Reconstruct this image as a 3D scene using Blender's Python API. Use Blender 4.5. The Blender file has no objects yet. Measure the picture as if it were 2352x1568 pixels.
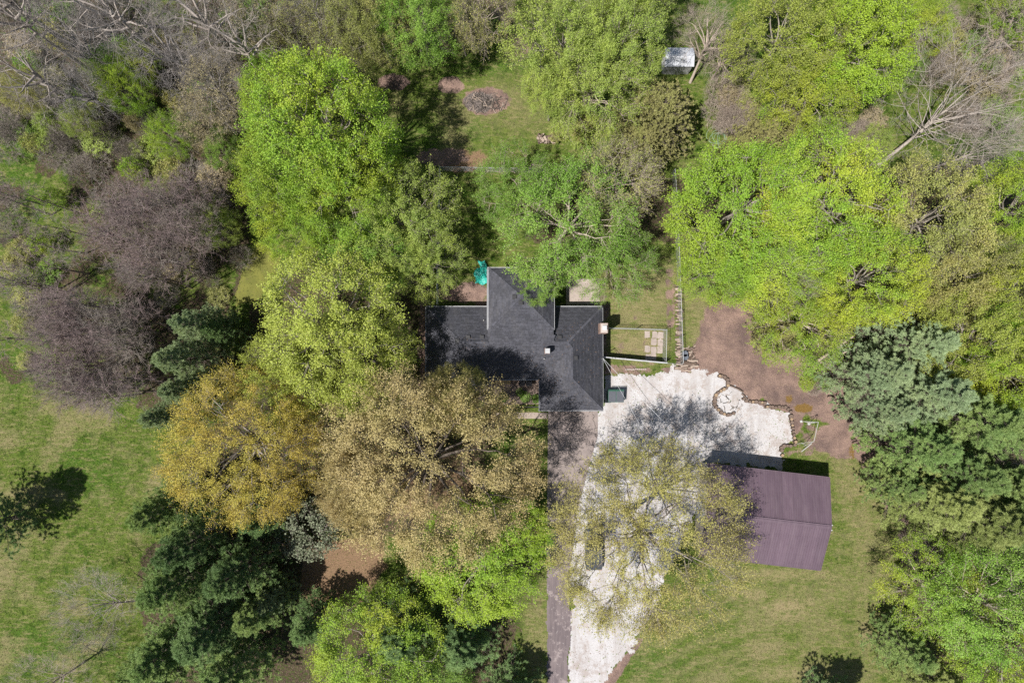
import bpy, math, random
import numpy as np
from mathutils import Vector, Matrix

random.seed(7)
RNG = np.random.default_rng(7)
S = bpy.context.scene
COL = S.collection

# ------------------------------------------------------------------ camera, sky, sun, exposure
CAM_H = 70.0
TILT = math.radians(2.0)
cam_d = bpy.data.cameras.new('camera')
cam_d.lens = 24.0
cam_d.sensor_width = 36.0
cam_d.clip_end = 3000.0
cam = bpy.data.objects.new('camera', cam_d)
COL.objects.link(cam)
cam.location = (0, 0, CAM_H)
cam.rotation_euler = (TILT, 0, 0)
S.camera = cam

SUN_DIR = Vector((0.424, 0.265, -1.0)).normalized()
SUN_EL = math.asin(-SUN_DIR.z)
world = bpy.data.worlds.new('World')
S.world = world
world.use_nodes = True
wn = world.node_tree
bg = wn.nodes['Background']
sky = wn.nodes.new('ShaderNodeTexSky')
sky.sky_type = 'NISHITA'
sky.sun_disc = False
sky.sun_elevation = SUN_EL
sky.sun_rotation = math.atan2(-SUN_DIR.x, -SUN_DIR.y)
wn.links.new(sky.outputs[0], bg.inputs[0])
bg.inputs[1].default_value = 0.066
sun_d = bpy.data.lights.new('sun', 'SUN')
sun_d.energy = 4.8
sun_d.angle = math.radians(0.53)
sun_d.color = (1.0, 0.955, 0.89)
sun = bpy.data.objects.new('sun', sun_d)
COL.objects.link(sun)
sun.location = (0, 0, 90)
sun.rotation_euler = SUN_DIR.to_track_quat('-Z', 'Y').to_euler()
S.view_settings.view_transform = 'Standard'
S.view_settings.look = 'None'
S.view_settings.exposure = 0.75
S.view_settings.gamma = 1.0
S.view_settings.use_curve_mapping = False
S.render.engine = 'CYCLES'
S.cycles.max_bounces = 7
S.cycles.diffuse_bounces = 4
S.cycles.transmission_bounces = 6
S.cycles.use_denoising = False

# ------------------------------------------------------------------ survey helper: photo reading -> place on the level z
CT, ST = math.cos(TILT), math.sin(TILT)
def G(vx, vy, z=0.0):
    u = (vx - 1176) / 1568.0
    v = (784 - vy) / 1568.0
    dy = v * CT + ST
    dz = v * ST - CT
    t = (z - CAM_H) / dz
    return (u * t, dy * t)
def GV(vx, vy, z=0.0):
    x, y = G(vx, vy, z)
    return Vector((x, y, z))
def ground_to_view(x, y):
    d = -CAM_H * np.ones_like(x)
    # inverse rotation about X
    cy = y * CT + d * ST
    cz = -y * ST + d * CT
    return 1176 + 1568 * x / -cz, 784 - 1568 * cy / -cz
K = 0.04464

# ------------------------------------------------------------------ mesh helpers
def np_mesh(name, V, faces, mats, smooth=False, fmat=None):
    """faces: list of (n,k) int arrays"""
    me = bpy.data.meshes.new(name)
    V = np.asarray(V, dtype=np.float32)
    faces = [np.asarray(f, dtype=np.int32) for f in faces if len(f)]
    nl = sum(f.size for f in faces)
    nf = sum(len(f) for f in faces)
    me.vertices.add(len(V))
    me.vertices.foreach_set('co', V.ravel())
    me.loops.add(nl)
    me.loops.foreach_set('vertex_index', np.concatenate([f.ravel() for f in faces]))
    me.polygons.add(nf)
    sizes = np.concatenate([np.full(len(f), f.shape[1], dtype=np.int32) for f in faces])
    starts = np.concatenate([[0], np.cumsum(sizes)[:-1]]).astype(np.int32)
    me.polygons.foreach_set('loop_start', starts)
    try:
        me.polygons.foreach_set('loop_total', sizes)
    except Exception:
        pass
    if fmat is not None:
        me.polygons.foreach_set('material_index', np.asarray(fmat, dtype=np.int32))
    if smooth:
        me.polygons.foreach_set('use_smooth', np.ones(nf, dtype=bool))
    for m in (mats if isinstance(mats, (list, tuple)) else [mats]):
        me.materials.append(m)
    me.update(calc_edges=True)
    return me

class MB:
    def __init__(s):
        s.v = []; s.f = []
    def add(s, vs, fs):
        b = len(s.v)
        s.v.extend([tuple(p) for p in vs])
        s.f.extend([tuple(i + b for i in f) for f in fs])
    def box(s, c, d, rz=0.0, rx=0.0, ry=0.0):
        M = Matrix.Rotation(rz, 3, 'Z') @ Matrix.Rotation(ry, 3, 'Y') @ Matrix.Rotation(rx, 3, 'X')
        c = Vector(c)
        vs = [c + M @ Vector((sx * d[0] / 2, sy * d[1] / 2, sz * d[2] / 2)) for sx in (-1, 1) for sy in (-1, 1) for sz in (-1, 1)]
        s.add(vs, [(0, 1, 3, 2), (4, 6, 7, 5), (0, 4, 5, 1), (2, 3, 7, 6), (0, 2, 6, 4), (1, 5, 7, 3)])
    def bar(s, a, b, w, h=None, n=4, w2=None):
        """prism between two points; n sides"""
        a = Vector(a); b = Vector(b)
        d = (b - a)
        if d.length < 1e-6: return
        d.normalize()
        up = Vector((0, 0, 1)) if abs(d.z) < 0.95 else Vector((1, 0, 0))
        x = d.cross(up).normalized(); y = x.cross(d).normalized()
        h = w if h is None else h
        w2 = w if w2 is None else w2
        vs = []
        for p, ww in ((a, w), (b, w2)):
            for i in range(n):
                t = 2 * math.pi * (i + 0.5) / n
                q = math.sqrt(2) if n == 4 else 1.0
                vs.append(p + x * (math.cos(t) * ww / 2 * q) + y * (math.sin(t) * h * (ww / w) / 2 * q))
        fs = [(i, (i + 1) % n, n + (i + 1) % n, n + i) for i in range(n)]
        fs.append(tuple(range(n - 1, -1, -1))); fs.append(tuple(range(n, 2 * n)))
        s.add(vs, fs)
    def poly(s, pts):
        s.add(pts, [tuple(range(len(pts)))])
    def slab(s, pts, t):
        n = len(pts)
        top = [Vector(p) for p in pts]; bot = [Vector((p[0], p[1], p[2] - t)) for p in pts]
        fs = [tuple(range(n)), tuple(range(2 * n - 1, n - 1, -1))]
        fs += [(i, n + i, n + (i + 1) % n, (i + 1) % n) for i in range(n)]
        s.add(top + bot, fs)
    def cyl(s, c, r, h, n=12, r2=None, tilt=(0, 0)):
        c = Vector(c); r2 = r if r2 is None else r2
        M = Matrix.Rotation(tilt[0], 3, 'X') @ Matrix.Rotation(tilt[1], 3, 'Y')
        vs = []
        for z, rr in ((0, r), (h, r2)):
            for i in range(n):
                t = 2 * math.pi * i / n
                vs.append(c + M @ Vector((rr * math.cos(t), rr * math.sin(t), z)))
        fs = [(i, (i + 1) % n, n + (i + 1) % n, n + i) for i in range(n)]
        fs.append(tuple(range(n - 1, -1, -1))); fs.append(tuple(range(n, 2 * n)))
        s.add(vs, fs)
    def mesh(s, name, mats):
        me = bpy.data.meshes.new(name)
        me.from_pydata(s.v, [], s.f)
        for m in (mats if isinstance(mats, (list, tuple)) else [mats]):
            me.materials.append(m)
        me.update()
        return me
    def build(s, name, mat, parent=None, kind=None, loc=None):
        o = bpy.data.objects.new(name, s.mesh(name, mat))
        COL.objects.link(o)
        if parent is not None: o.parent = parent
        if kind: o['kind'] = kind
        if loc is not None: o.location = loc
        return o

def link(name, me, parent=None, kind=None):
    o = bpy.data.objects.new(name, me); COL.objects.link(o)
    if parent is not None: o.parent = parent
    if kind: o['kind'] = kind
    return o
def thing(name, label, cat, group=None, loc=(0, 0, 0)):
    o = bpy.data.objects.new(name, None); COL.objects.link(o)
    o.location = loc
    o.empty_display_size = 0.3
    o['label'] = label; o['category'] = cat
    if group: o['group'] = group
    return o
def tag(o, label, cat, group=None):
    o['label'] = label; o['category'] = cat
    if group: o['group'] = group
    return o

# ------------------------------------------------------------------ materials
def new_mat(name):
    m = bpy.data.materials.new(name); m.use_nodes = True
    nt = m.node_tree
    for n in list(nt.nodes): nt.nodes.remove(n)
    out = nt.nodes.new('ShaderNodeOutputMaterial')
    return m, nt, out
def N(nt, t, **kw):
    n = nt.nodes.new(t)
    for k, v in kw.items():
        if k == 'inp':
            for a, b in v.items(): n.inputs[a].default_value = b
        else: setattr(n, k, v)
    return n
def rgb(c): return (c[0], c[1], c[2], 1.0)
def mixc(nt, fac, a, b, mode='MIX'):
    n = nt.nodes.new('ShaderNodeMix'); n.data_type = 'RGBA'; n.blend_type = mode
    for key, val in ((0, fac), (6, a), (7, b)):
        if hasattr(val, 'links'): nt.links.new(val, n.inputs[key])
        elif key == 0: n.inputs[0].default_value = val
        else: n.inputs[key].default_value = rgb(val) if len(val) == 3 else val
    return n.outputs[2]
def noise(nt, vec, scale, detail=4.0, rough=0.55, dist=0.0):
    n = nt.nodes.new('ShaderNodeTexNoise')
    n.inputs['Scale'].default_value = scale; n.inputs['Detail'].default_value = detail
    n.inputs['Roughness'].default_value = rough; n.inputs['Distortion'].default_value = dist
    if vec is not None: nt.links.new(vec, n.inputs['Vector'])
    return n.outputs['Fac']
def maprange(nt, val, a, b, c=0.0, d=1.0):
    n = nt.nodes.new('ShaderNodeMapRange')
    n.inputs[1].default_value = a; n.inputs[2].default_value = b
    n.inputs[3].default_value = c; n.inputs[4].default_value = d
    nt.links.new(val, n.inputs[0]); return n.outputs[0]
def mth(nt, op, a, b=None):
    n = nt.nodes.new('ShaderNodeMath'); n.operation = op
    for i, v in ((0, a), (1, b)):
        if v is None: continue
        if hasattr(v, 'links'): nt.links.new(v, n.inputs[i])
        else: n.inputs[i].default_value = v
    return n.outputs[0]
def objco(nt):
    return nt.nodes.new('ShaderNodeTexCoord').outputs['Object']
def worldco(nt):
    return nt.nodes.new('ShaderNodeNewGeometry').outputs['Position']
def isl(nt):
    return nt.nodes.new('ShaderNodeNewGeometry').outputs['Random Per Island']
def bump(nt, h, strength, dist=0.05):
    n = nt.nodes.new('ShaderNodeBump'); n.inputs['Strength'].default_value = strength
    n.inputs['Distance'].default_value = dist
    nt.links.new(h, n.inputs['Height']); return n.outputs['Normal']

def simple(name, c, c2=None, scale=3.0, rough=0.8, metal=0.0, bmp=0.0, bscale=40.0, spec=0.3, island=0.0):
    m, nt, out = new_mat(name)
    p = N(nt, 'ShaderNodeBsdfPrincipled')
    p.inputs['Roughness'].default_value = rough; p.inputs['Metallic'].default_value = metal
    p.inputs['Specular IOR Level'].default_value = spec
    co = objco(nt)
    c2 = c2 or tuple(x * 0.75 for x in c)
    col = mixc(nt, maprange(nt, noise(nt, co, scale, 5.0, 0.65), 0.3, 0.7), c, c2)
    if island:
        v = maprange(nt, isl(nt), 0, 1, 1 - island, 1 + island)
        cc = N(nt, 'ShaderNodeCombineColor')
        for i in range(3): nt.links.new(v, cc.inputs[i])
        col = mixc(nt, 1.0, col, cc.outputs[0], 'MULTIPLY')
    nt.links.new(col, p.inputs['Base Color'])
    if bmp:
        nt.links.new(bump(nt, noise(nt, co, bscale, 3.0), bmp, 0.02), p.inputs['Normal'])
    nt.links.new(p.outputs[0], out.inputs[0])
    return m

def leaf_mat(name, c1, c2, c3=None, trans=0.38, patch=0.22, gloss=0.018):
    """two leaf colours picked leaf by leaf, a third that gathers on some boughs"""
    m, nt, out = new_mat(name)
    r = isl(nt)
    col = mixc(nt, r, c1, c2)
    c3 = c3 or c2
    oi = nt.nodes.new('ShaderNodeObjectInfo')
    va = N(nt, 'ShaderNodeVectorMath', operation='ADD')
    nt.links.new(objco(nt), va.inputs[0])
    sc = N(nt, 'ShaderNodeVectorMath', operation='SCALE'); sc.inputs[3].default_value = 1.0
    nt.links.new(oi.outputs['Location'], sc.inputs[0]); nt.links.new(sc.outputs[0], va.inputs[1])
    nn = noise(nt, va.outputs[0], patch, 3.0, 0.6)
    col = mixc(nt, maprange(nt, nn, 0.42, 0.62), col, c3)
    # slight individual difference from tree to tree
    v = maprange(nt, oi.outputs['Random'], 0, 1, 0.88, 1.12)
    hs = N(nt, 'ShaderNodeHueSaturation'); nt.links.new(col, hs.inputs['Color'])
    nt.links.new(v, hs.inputs['Value'])
    col = hs.outputs[0]
    d = N(nt, 'ShaderNodeBsdfDiffuse'); t = N(nt, 'ShaderNodeBsdfTranslucent')
    nt.links.new(col, d.inputs[0])
    nt.links.new(mixc(nt, 1.0, col, (1.25, 1.2, 0.7), 'MULTIPLY'), t.inputs[0])
    mx = N(nt, 'ShaderNodeMixShader'); mx.inputs[0].default_value = trans
    nt.links.new(d.outputs[0], mx.inputs[1]); nt.links.new(t.outputs[0], mx.inputs[2])
    g = N(nt, 'ShaderNodeBsdfGlossy'); g.inputs['Roughness'].default_value = 0.6
    g.inputs[0].default_value = (1, 1, 1, 1)
    m2 = N(nt, 'ShaderNodeMixShader'); m2.inputs[0].default_value = gloss
    nt.links.new(mx.outputs[0], m2.inputs[1]); nt.links.new(g.outputs[0], m2.inputs[2])
    nt.links.new(m2.outputs[0], out.inputs[0])
    return m

BARK_GREY = simple('bark_grey', (0.30, 0.265, 0.23), (0.17, 0.145, 0.125), 2.0, 0.95)
BARK_PALE = simple('bark_pale', (0.44, 0.37, 0.31), (0.27, 0.22, 0.185), 2.0, 0.95)
BARK_BONE = simple('bark_bone', (0.38, 0.335, 0.30), (0.25, 0.215, 0.19), 2.0, 0.95)
BARK_DARK = simple('bark_dark', (0.13, 0.11, 0.09), (0.075, 0.06, 0.05), 2.0, 0.95)
BARK_PURPLE = simple('bark_purple', (0.29, 0.225, 0.215), (0.18, 0.135, 0.13), 0.6, 0.95)
BARK_SILVER = simple('bark_silver', (0.38, 0.345, 0.33), (0.22, 0.20, 0.19), 1.0, 0.95)

L_BRIGHT = leaf_mat('leaf_bright', (0.30, 0.44, 0.045), (0.18, 0.32, 0.032), (0.39, 0.45, 0.045), patch=.13)
L_YELLOWGREEN = leaf_mat('leaf_yellowgreen', (0.40, 0.43, 0.085), (0.25, 0.32, 0.05), (0.34, 0.40, 0.07), patch=.13)
L_GREEN = leaf_mat('leaf_green', (0.20, 0.36, 0.05), (0.27, 0.39, 0.07), (0.17, 0.31, 0.04), patch=.13)
L_PALE = leaf_mat('leaf_pale', (0.35, 0.44, 0.10), (0.22, 0.32, 0.06), (0.38, 0.46, 0.09), patch=.13)
L_GOLD = leaf_mat('leaf_gold', (0.56, 0.45, 0.09), (0.42, 0.34, 0.07), (0.46, 0.42, 0.08), patch=.13)
L_TAN = leaf_mat('leaf_tan', (0.52, 0.42, 0.205), (0.39, 0.31, 0.145), (0.46, 0.39, 0.17), patch=.13)
L_OLIVE = leaf_mat('leaf_olive', (0.45, 0.41, 0.14), (0.34, 0.31, 0.10), (0.42, 0.40, 0.12), patch=.13)
L_OLIVEGREEN = leaf_mat('leaf_olivegreen', (0.36, 0.38, 0.11), (0.23, 0.27, 0.07), (0.42, 0.40, 0.13), patch=.13)
L_BUFF = leaf_mat('leaf_buff', (0.42, 0.35, 0.23), (0.31, 0.26, 0.16), (0.36, 0.32, 0.16))
L_PINE = leaf_mat('needle_green', (0.22, 0.33, 0.105), (0.14, 0.225, 0.07), (0.28, 0.37, 0.12), trans=0.22, patch=0.2)
L_PINEBLUE = leaf_mat('needle_greygreen', (0.32, 0.42, 0.23), (0.23, 0.31, 0.165), (0.35, 0.43, 0.22), trans=0.22, patch=0.2)
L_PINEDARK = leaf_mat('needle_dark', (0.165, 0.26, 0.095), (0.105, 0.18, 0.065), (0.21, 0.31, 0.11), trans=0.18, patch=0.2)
L_PINELIGHT = leaf_mat('needle_light', (0.32, 0.37, 0.12), (0.22, 0.28, 0.08), (0.34, 0.39, 0.13), trans=0.25, patch=0.2)
L_CEDAR = leaf_mat('cedar_olive', (0.31, 0.29, 0.115), (0.21, 0.205, 0.075), (0.28, 0.285, 0.095), trans=0.15, patch=0.5)
L_GREY = leaf_mat('leaf_greygreen', (0.20, 0.225, 0.145), (0.13, 0.15, 0.095), (0.17, 0.19, 0.11), trans=0.2)
L_LIME = leaf_mat('leaf_lime', (0.29, 0.45, 0.040), (0.19, 0.35, 0.03), (0.33, 0.45, 0.04), patch=.13)

# ------------------------------------------------------------------ ground
GX0, GX1, GY0, GY1 = -66.0, 66.0, -48.0, 52.0
STEP = 0.35
gx = np.arange(GX0, GX1 + 1e-6, STEP); gy = np.arange(GY0, GY1 + 1e-6, STEP)
XX, YY = np.meshgrid(gx, gy)
VXg, VYg = ground_to_view(XX.ravel(), YY.ravel())

def vnoise(x, y, sc, seed=0):
    r = np.random.default_rng(seed)
    T = r.random((64, 64))
    fx = x / sc; fy = y / sc
    ix = np.floor(fx).astype(int); iy = np.floor(fy).astype(int)
    tx = fx - ix; ty = fy - iy
    tx = tx * tx * (3 - 2 * tx); ty = ty * ty * (3 - 2 * ty)
    a = T[iy % 64, ix % 64]; b = T[iy % 64, (ix + 1) % 64]
    c = T[(iy + 1) % 64, ix % 64]; d = T[(iy + 1) % 64, (ix + 1) % 64]
    return (a * (1 - tx) + b * tx) * (1 - ty) + (c * (1 - tx) + d * tx) * ty
def fbm(x, y, sc, seed=0, o=4):
    v = 0; w = 0
    for i in range(o):
        v = v + vnoise(x, y, sc / 2 ** i, seed + i) * 0.5 ** i; w += 0.5 ** i
    return v / w
def sdist(px, py, poly):
    """signed distance (inside positive) to a polygon"""
    poly = np.asarray(poly, float)
    d = np.full(px.shape, 1e9); inside = np.zeros(px.shape, bool)
    n = len(poly)
    for i in range(n):
        a = poly[i]; b = poly[(i + 1) % n]
        e = b - a; L = e @ e + 1e-9
        t = np.clip(((px - a[0]) * e[0] + (py - a[1]) * e[1]) / L, 0, 1)
        d = np.minimum(d, np.hypot(px - a[0] - t * e[0], py - a[1] - t * e[1]))
        c = ((a[1] > py) != (b[1] > py)) & (px < (b[0] - a[0]) * (py - a[1]) / (b[1] - a[1] + 1e-12) + a[0])
        inside ^= c
    return np.where(inside, d, -d)
def sstep(v, a, b):
    t = np.clip((v - a) / (b - a), 0, 1); return t * t * (3 - 2 * t)

wob = (fbm(XX.ravel(), YY.ravel(), 4.0, 11) - 0.5)
wob2 = (fbm(XX.ravel(), YY.ravel(), 1.4, 21) - 0.5)
def pm(poly, soft=14, wobble=40):
    return sstep(sdist(VXg, VYg, poly) + wob * wobble + wob2 * wobble * 0.6, -soft, soft)
def em(cx, cy, rx, ry, soft=0.35, wobble=0.8):
    d = np.hypot((VXg - cx) / rx, (VYg - cy) / ry) + wob * wobble + wob2 * wobble * 0.5
    return 1 - sstep(d, 1 - soft, 1 + soft)
Z = np.zeros(VXg.shape)
soil = Z.copy(); litter = Z.copy(); dry = Z.copy(); lush = Z.copy(); ash = Z.copy(); needles = Z.copy(); ochre = Z.copy()
def up(a, b, w=1.0): np.maximum(a, b * w, out=a)

# mulch and bare soil east of the yard
up(soil, pm([(1600, 700), (1700, 680), (1790, 760), (1860, 830), (1920, 900), (1990, 980), (2020, 1060), (1960, 1060), (1890, 960), (1815, 930), (1700, 900), (1640, 858), (1580, 840), (1600, 770)], 16, 46))
up(soil, pm([(1930, 880), (2100, 900), (2200, 1300), (2060, 1260), (1980, 1080)], 20, 50), 0.9)
up(soil, em(1033, 195, 32, 22), 0.95); up(soil, em(1118, 236, 58, 31)); up(soil, em(900, 190, 40, 18), .8)
up(soil, em(1195, 108, 30, 30), 0.9); up(soil, em(1300, 125, 25, 12), .6)
up(soil, em(1140, 690, 60, 25), .6); up(soil, em(1060, 672, 60, 22), .9); up(soil, em(1020, 360, 70, 22), .8)
up(soil, pm([(1466, 1462), (1480, 1470), (1400, 1580), (1376, 1580)], 5, 8), 1.0)
up(soil, em(1380, 720, 22, 90), .7); up(soil, em(1425, 850, 60, 14), .6); up(soil, em(1540, 690, 14, 110), .55)
up(soil, pm([(960, 690), (985, 690), (985, 900), (960, 900)], 10, 12), .8)
up(soil, em(1480, 815, 30, 45), .35); up(soil, em(1440, 800, 30, 20), .4)
up(soil, em(1940, 1010, 70, 40), .9)
up(soil, em(1715, 905, 40, 24)); up(soil, em(1770, 930, 60, 12)); up(soil, em(1825, 960, 22, 40), .9); up(soil, em(1850, 1000, 45, 40), .5); up(soil, em(1690, 880, 30, 24)); up(soil, em(1830, 1040, 40, 14), .5)
up(soil, em(1560, 850, 40, 8), .8); up(soil, em(1455, 700, 18, 40), .35)
# leaf litter under the woods
up(litter, pm([(-300, -250), (1180, -250), (1170, 90), (900, 110), (780, 150), (560, 330), (560, 560), (500, 620), (545, 900), (380, 960), (300, 930), (120, 900), (100, 700), (160, 500), (140, 300), (-300, 200)], 60, 120) * (.45 + .6 * sstep(fbm(XX.ravel(), YY.ravel(), 4.0, 91), .35, .6)), .9)
up(litter, sstep(fbm(XX.ravel(), YY.ravel(), 3.0, 97), .5, .66) * (VXg < 560) * (VYg < 900), .7)
up(litter, pm([(560, 560), (980, 640), (980, 900), (1130, 930), (1100, 1250), (700, 1230), (560, 1200), (400, 1050), (540, 900), (560, 700)], 20, 60), .8)
up(litter, pm([(1200, 560), (1560, 560), (1720, 690), (1900, 860), (2120, 880), (2700, 900), (2700, 330), (1600, 420), (1500, 400), (1200, 420)], 20, 60), .8)
up(litter, pm([(2040, 1000), (2700, 1000), (2700, 1900), (2040, 1900), (2080, 1500), (2060, 1300)], 25, 50), .85)
up(litter, pm([(1640, 180), (1700, 230), (1880, 290), (2020, 330), (1960, 400), (1700, 340), (1640, 300)], 25, 50), .7)
up(litter, pm([(560, 1200), (760, 1250), (700, 1420), (1190, 1400), (1190, 1520), (1150, 1900), (300, 1900), (330, 1250)], 20, 50), .9)
up(litter, em(700, 1290, 70, 60), .8); up(litter, em(2200, 80, 180, 60), .5)
up(litter, pm([(1220, 960), (1250, 960), (1250, 1400), (1080, 1400), (1100, 1150)], 20, 40), .5)
# open olive mown strip and glades take the litter away
litter *= 1 - em(605, 620, 60, 75) * 0.85
# pine-needle tan floor
up(needles, pm([(700, 1250), (870, 1220), (900, 1300), (800, 1400), (740, 1430), (690, 1380)], 14, 26))
up(needles, em(960, 1120, 160, 110), .55); up(needles, em(1070, 370, 55, 30), .8); up(needles, em(1150, 350, 90, 18), .35)
up(needles, em(1190, 1210, 60, 60), .6)
up(needles, em(1180, 1090, 50, 60), .3)
# dry straw-coloured patches
up(dry, em(1815, 1400, 62, 34, .6), .95); up(dry, em(1760, 1490, 50, 30, .6), .7); up(dry, em(1990, 1450, 22, 45, .7), .7)
up(dry, em(1840, 1545, 120, 22, .6), .8); up(dry, em(1800, 1320, 130, 16, .6), .7); up(dry, em(1710, 1365, 60, 16, .6), .8)
up(dry, em(1970, 1100, 45, 70, .7), .65); up(dry, em(2000, 1230, 40, 90, .7), .5)
up(dry, em(1940, 1360, 70, 26, .6), .5); up(dry, em(1920, 1020, 60, 36, .6), .6)
up(dry, em(1230, 1440, 26, 130, .6), .55); up(dry, em(1460, 690, 90, 90, .7), .7); up(dry, em(1470, 780, 75, 45, .6), .8); up(dry, em(1600, 720, 30, 120, .7), .6)
up(dry, em(1570, 430, 18, 60, .6), .5); up(dry, em(1170, 250, 110, 60, .7), .5); up(dry, em(1590, 470, 30, 40, .7), .6)
for off in (0, 14, 30, 44):
    tr_ = np.array([(1915 + off * .8, 1050), (1925 + off, 1120), (1950 + off, 1200), (1975 + off, 1330), (1970 + off, 1480)], float)
    dmin = np.full(VXg.shape, 1e9)
    for q0_, q1_ in zip(tr_[:-1], tr_[1:]):
        e_ = q1_ - q0_; t_ = np.clip(((VXg - q0_[0]) * e_[0] + (VYg - q0_[1]) * e_[1]) / (e_ @ e_), 0, 1)
        dmin = np.minimum(dmin, np.hypot(VXg - q0_[0] - t_ * e_[0], VYg - q0_[1] - t_ * e_[1]))
    up(dry, 1 - sstep(dmin, 2, 9), .6)
mead = pm([(-300, 860), (300, 930), (420, 1100), (340, 1300), (250, 1500), (200, 1900), (-300, 1900)], 30, 50)
dry = np.maximum(dry, mead * sstep((.45 * fbm(XX.ravel(), YY.ravel(), 5.5, 31) + .55 * fbm(XX.ravel(), YY.ravel(), 1.9, 33)), 0.44, 0.60) * 0.62)
lawn = pm([(1700, 1300), (1900, 1320), (1900, 1060), (1990, 1060), (2060, 1250), (2050, 1620), (1390, 1620), (1470, 1470)], 20, 20)
dry = np.maximum(dry, lawn * sstep(fbm(XX.ravel(), YY.ravel(), 4.0, 37), 0.46, 0.70) * 0.55)
glade = pm([(780, 160), (1180, 110), (1260, 250), (1250, 380), (1010, 385), (900, 300)], 20, 30)
dry = np.maximum(dry, glade * sstep(fbm(XX.ravel(), YY.ravel(), 3.0, 41), 0.45, 0.7) * 0.5)
# lush deep green
for e in ((40, 330, 70, 110), (30, 460, 50, 60), (2260, 340, 110, 50), (2000, 200, 50, 90), (990, 340, 60, 60), (1100, 150, 120, 22),
          (1480, 1530, 95, 60), (200, 1080, 70, 60), (1085, 300, 30, 26), (1510, 640, 20, 30), (1670, 20, 90, 60), (60, 1480, 60, 50), (2180, 110, 80, 60),
          (1190, 1010, 55, 50), (2320, 330, 120, 80), (20, 850, 60, 60), (170, 880, 40, 20), (160, 1500, 90, 50)):
    up(lush, em(*e, .6), .9)
lawn_arc = .5 + .5 * np.sin(np.hypot(XX.ravel() - 30, YY.ravel() + 60) * 3.4 + wob * 5)
dry = np.maximum(dry, lawn * lawn_arc * .45)
up(ash, em(1098, 236, 34, 22)); up(ash, em(1118, 236, 48, 27), .4)
up(ochre, em(1845, 937, 30, 13, .5)); up(ochre, em(1812, 918, 14, 16, .6), .8); up(ochre, em(1958, 1035, 7, 20, .4), .7)

keep = np.ones(VXg.shape, bool)
relief = (fbm(XX.ravel(), YY.ravel(), 9.0, 51) - 0.5) * 0.0
GV3 = np.stack([XX.ravel(), YY.ravel(), relief], 1)
ny, nx = XX.shape
idx = np.arange(nx * ny).reshape(ny, nx)
GF = np.stack([idx[:-1, :-1].ravel(), idx[:-1, 1:].ravel(), idx[1:, 1:].ravel(), idx[1:, :-1].ravel()], 1)
# skirt: four big quads to the horizon
B = 900.0
extra = np.array([(-B, -B, 0), (B, -B, 0), (B, B, 0), (-B, B, 0)], float)
n0 = len(GV3)
GVa = np.concatenate([GV3, extra])
c00, c10, c11, c01 = idx[0, 0], idx[0, -1], idx[-1, -1], idx[-1, 0]
bottom = list(idx[0, :]); 
skirt = [[n0, n0 + 1, c10, c00], [n0 + 1, n0 + 2, c11, c10], [n0 + 2, n0 + 3, c01, c11], [n0 + 3, n0, c00, c01]]

m_ground, nt, out = new_mat('ground_cover')
co = worldco(nt)
def attr(nm):
    a = nt.nodes.new('ShaderNodeAttribute'); a.attribute_name = nm; return a.outputs['Fac']
fine = noise(nt, co, 6.5, 5.0, 0.7)
mid = noise(nt, co, 1.3, 4.0, 0.6)
big = noise(nt, co, 0.22, 4.0, 0.6)
grain = noise(nt, co, 16.0, 2.0, 0.6)
mid2 = noise(nt, co, 0.75, 8.0, 0.72)
tuft = noise(nt, co, 3.2, 6.0, 0.8)
streak_map = N(nt, 'ShaderNodeMapping'); streak_map.inputs['Rotation'].default_value = (0, 0, 0.5); streak_map.inputs['Scale'].default_value = (0.35, 1.3, 1.0); nt.links.new(co, streak_map.inputs[0])
streak = noise(nt, streak_map.outputs[0], 2.4, 6.0, 0.75)
g = mixc(nt, maprange(nt, mid, 0.35, 0.65), (0.046, 0.088, 0.012), (0.112, 0.145, 0.030))
g = mixc(nt, maprange(nt, big, 0.4, 0.6), g, (0.085, 0.125, 0.022))
g = mixc(nt, mth(nt, 'MULTIPLY', attr('lush'), maprange(nt, mid, 0.3, 0.55)), g, (0.045, 0.105, 0.012))
g = mixc(nt, maprange(nt, fine, 0.52, 0.72), g, (0.17, 0.165, 0.07))
g = mixc(nt, maprange(nt, streak, 0.50, 0.60), g, (0.185, 0.175, 0.075))
g = mixc(nt, maprange(nt, mid2, 0.53, 0.60), g, (0.042, 0.082, 0.011))
g = mixc(nt, maprange(nt, tuft, 0.54, 0.64), g, (0.13, 0.18, 0.028))
g = mixc(nt, maprange(nt, tuft, 0.45, 0.37), g, (0.028, 0.048, 0.009))
drm = mth(nt, 'MULTIPLY', attr('dry'), maprange(nt, mth(nt, 'ADD', mth(nt, 'MULTIPLY', mid2, 0.6), mth(nt, 'MULTIPLY', streak, 0.4)), 0.36, 0.54))
g = mixc(nt, drm, g, (0.255, 0.21, 0.115))
def masked(a, lo, hi, tex):
    return maprange(nt, mth(nt, 'ADD', attr(a), mth(nt, 'MULTIPLY', mth(nt, 'SUBTRACT', tex, 0.5), 1.3)), lo, hi)
litc = mixc(nt, maprange(nt, fine, 0.35, 0.65), (0.035, 0.026, 0.018), (0.115, 0.085, 0.06))
litc = mixc(nt, maprange(nt, tuft, 0.50, 0.58), litc, (0.055, 0.085, 0.018))
g = mixc(nt, masked('litter', 0.40, 0.62, mid), g, litc)
ndl = mixc(nt, maprange(nt, fine, 0.3, 0.7), (0.25, 0.165, 0.10), (0.155, 0.10, 0.064))
g = mixc(nt, masked('needles', 0.38, 0.66, mid), g, ndl)
soc = mixc(nt, maprange(nt, mid2, 0.38, 0.62), (0.27, 0.185, 0.152), (0.15, 0.103, 0.090))
soc = mixc(nt, maprange(nt, big, 0.50, 0.64), soc, (0.125, 0.088, 0.080))
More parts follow.
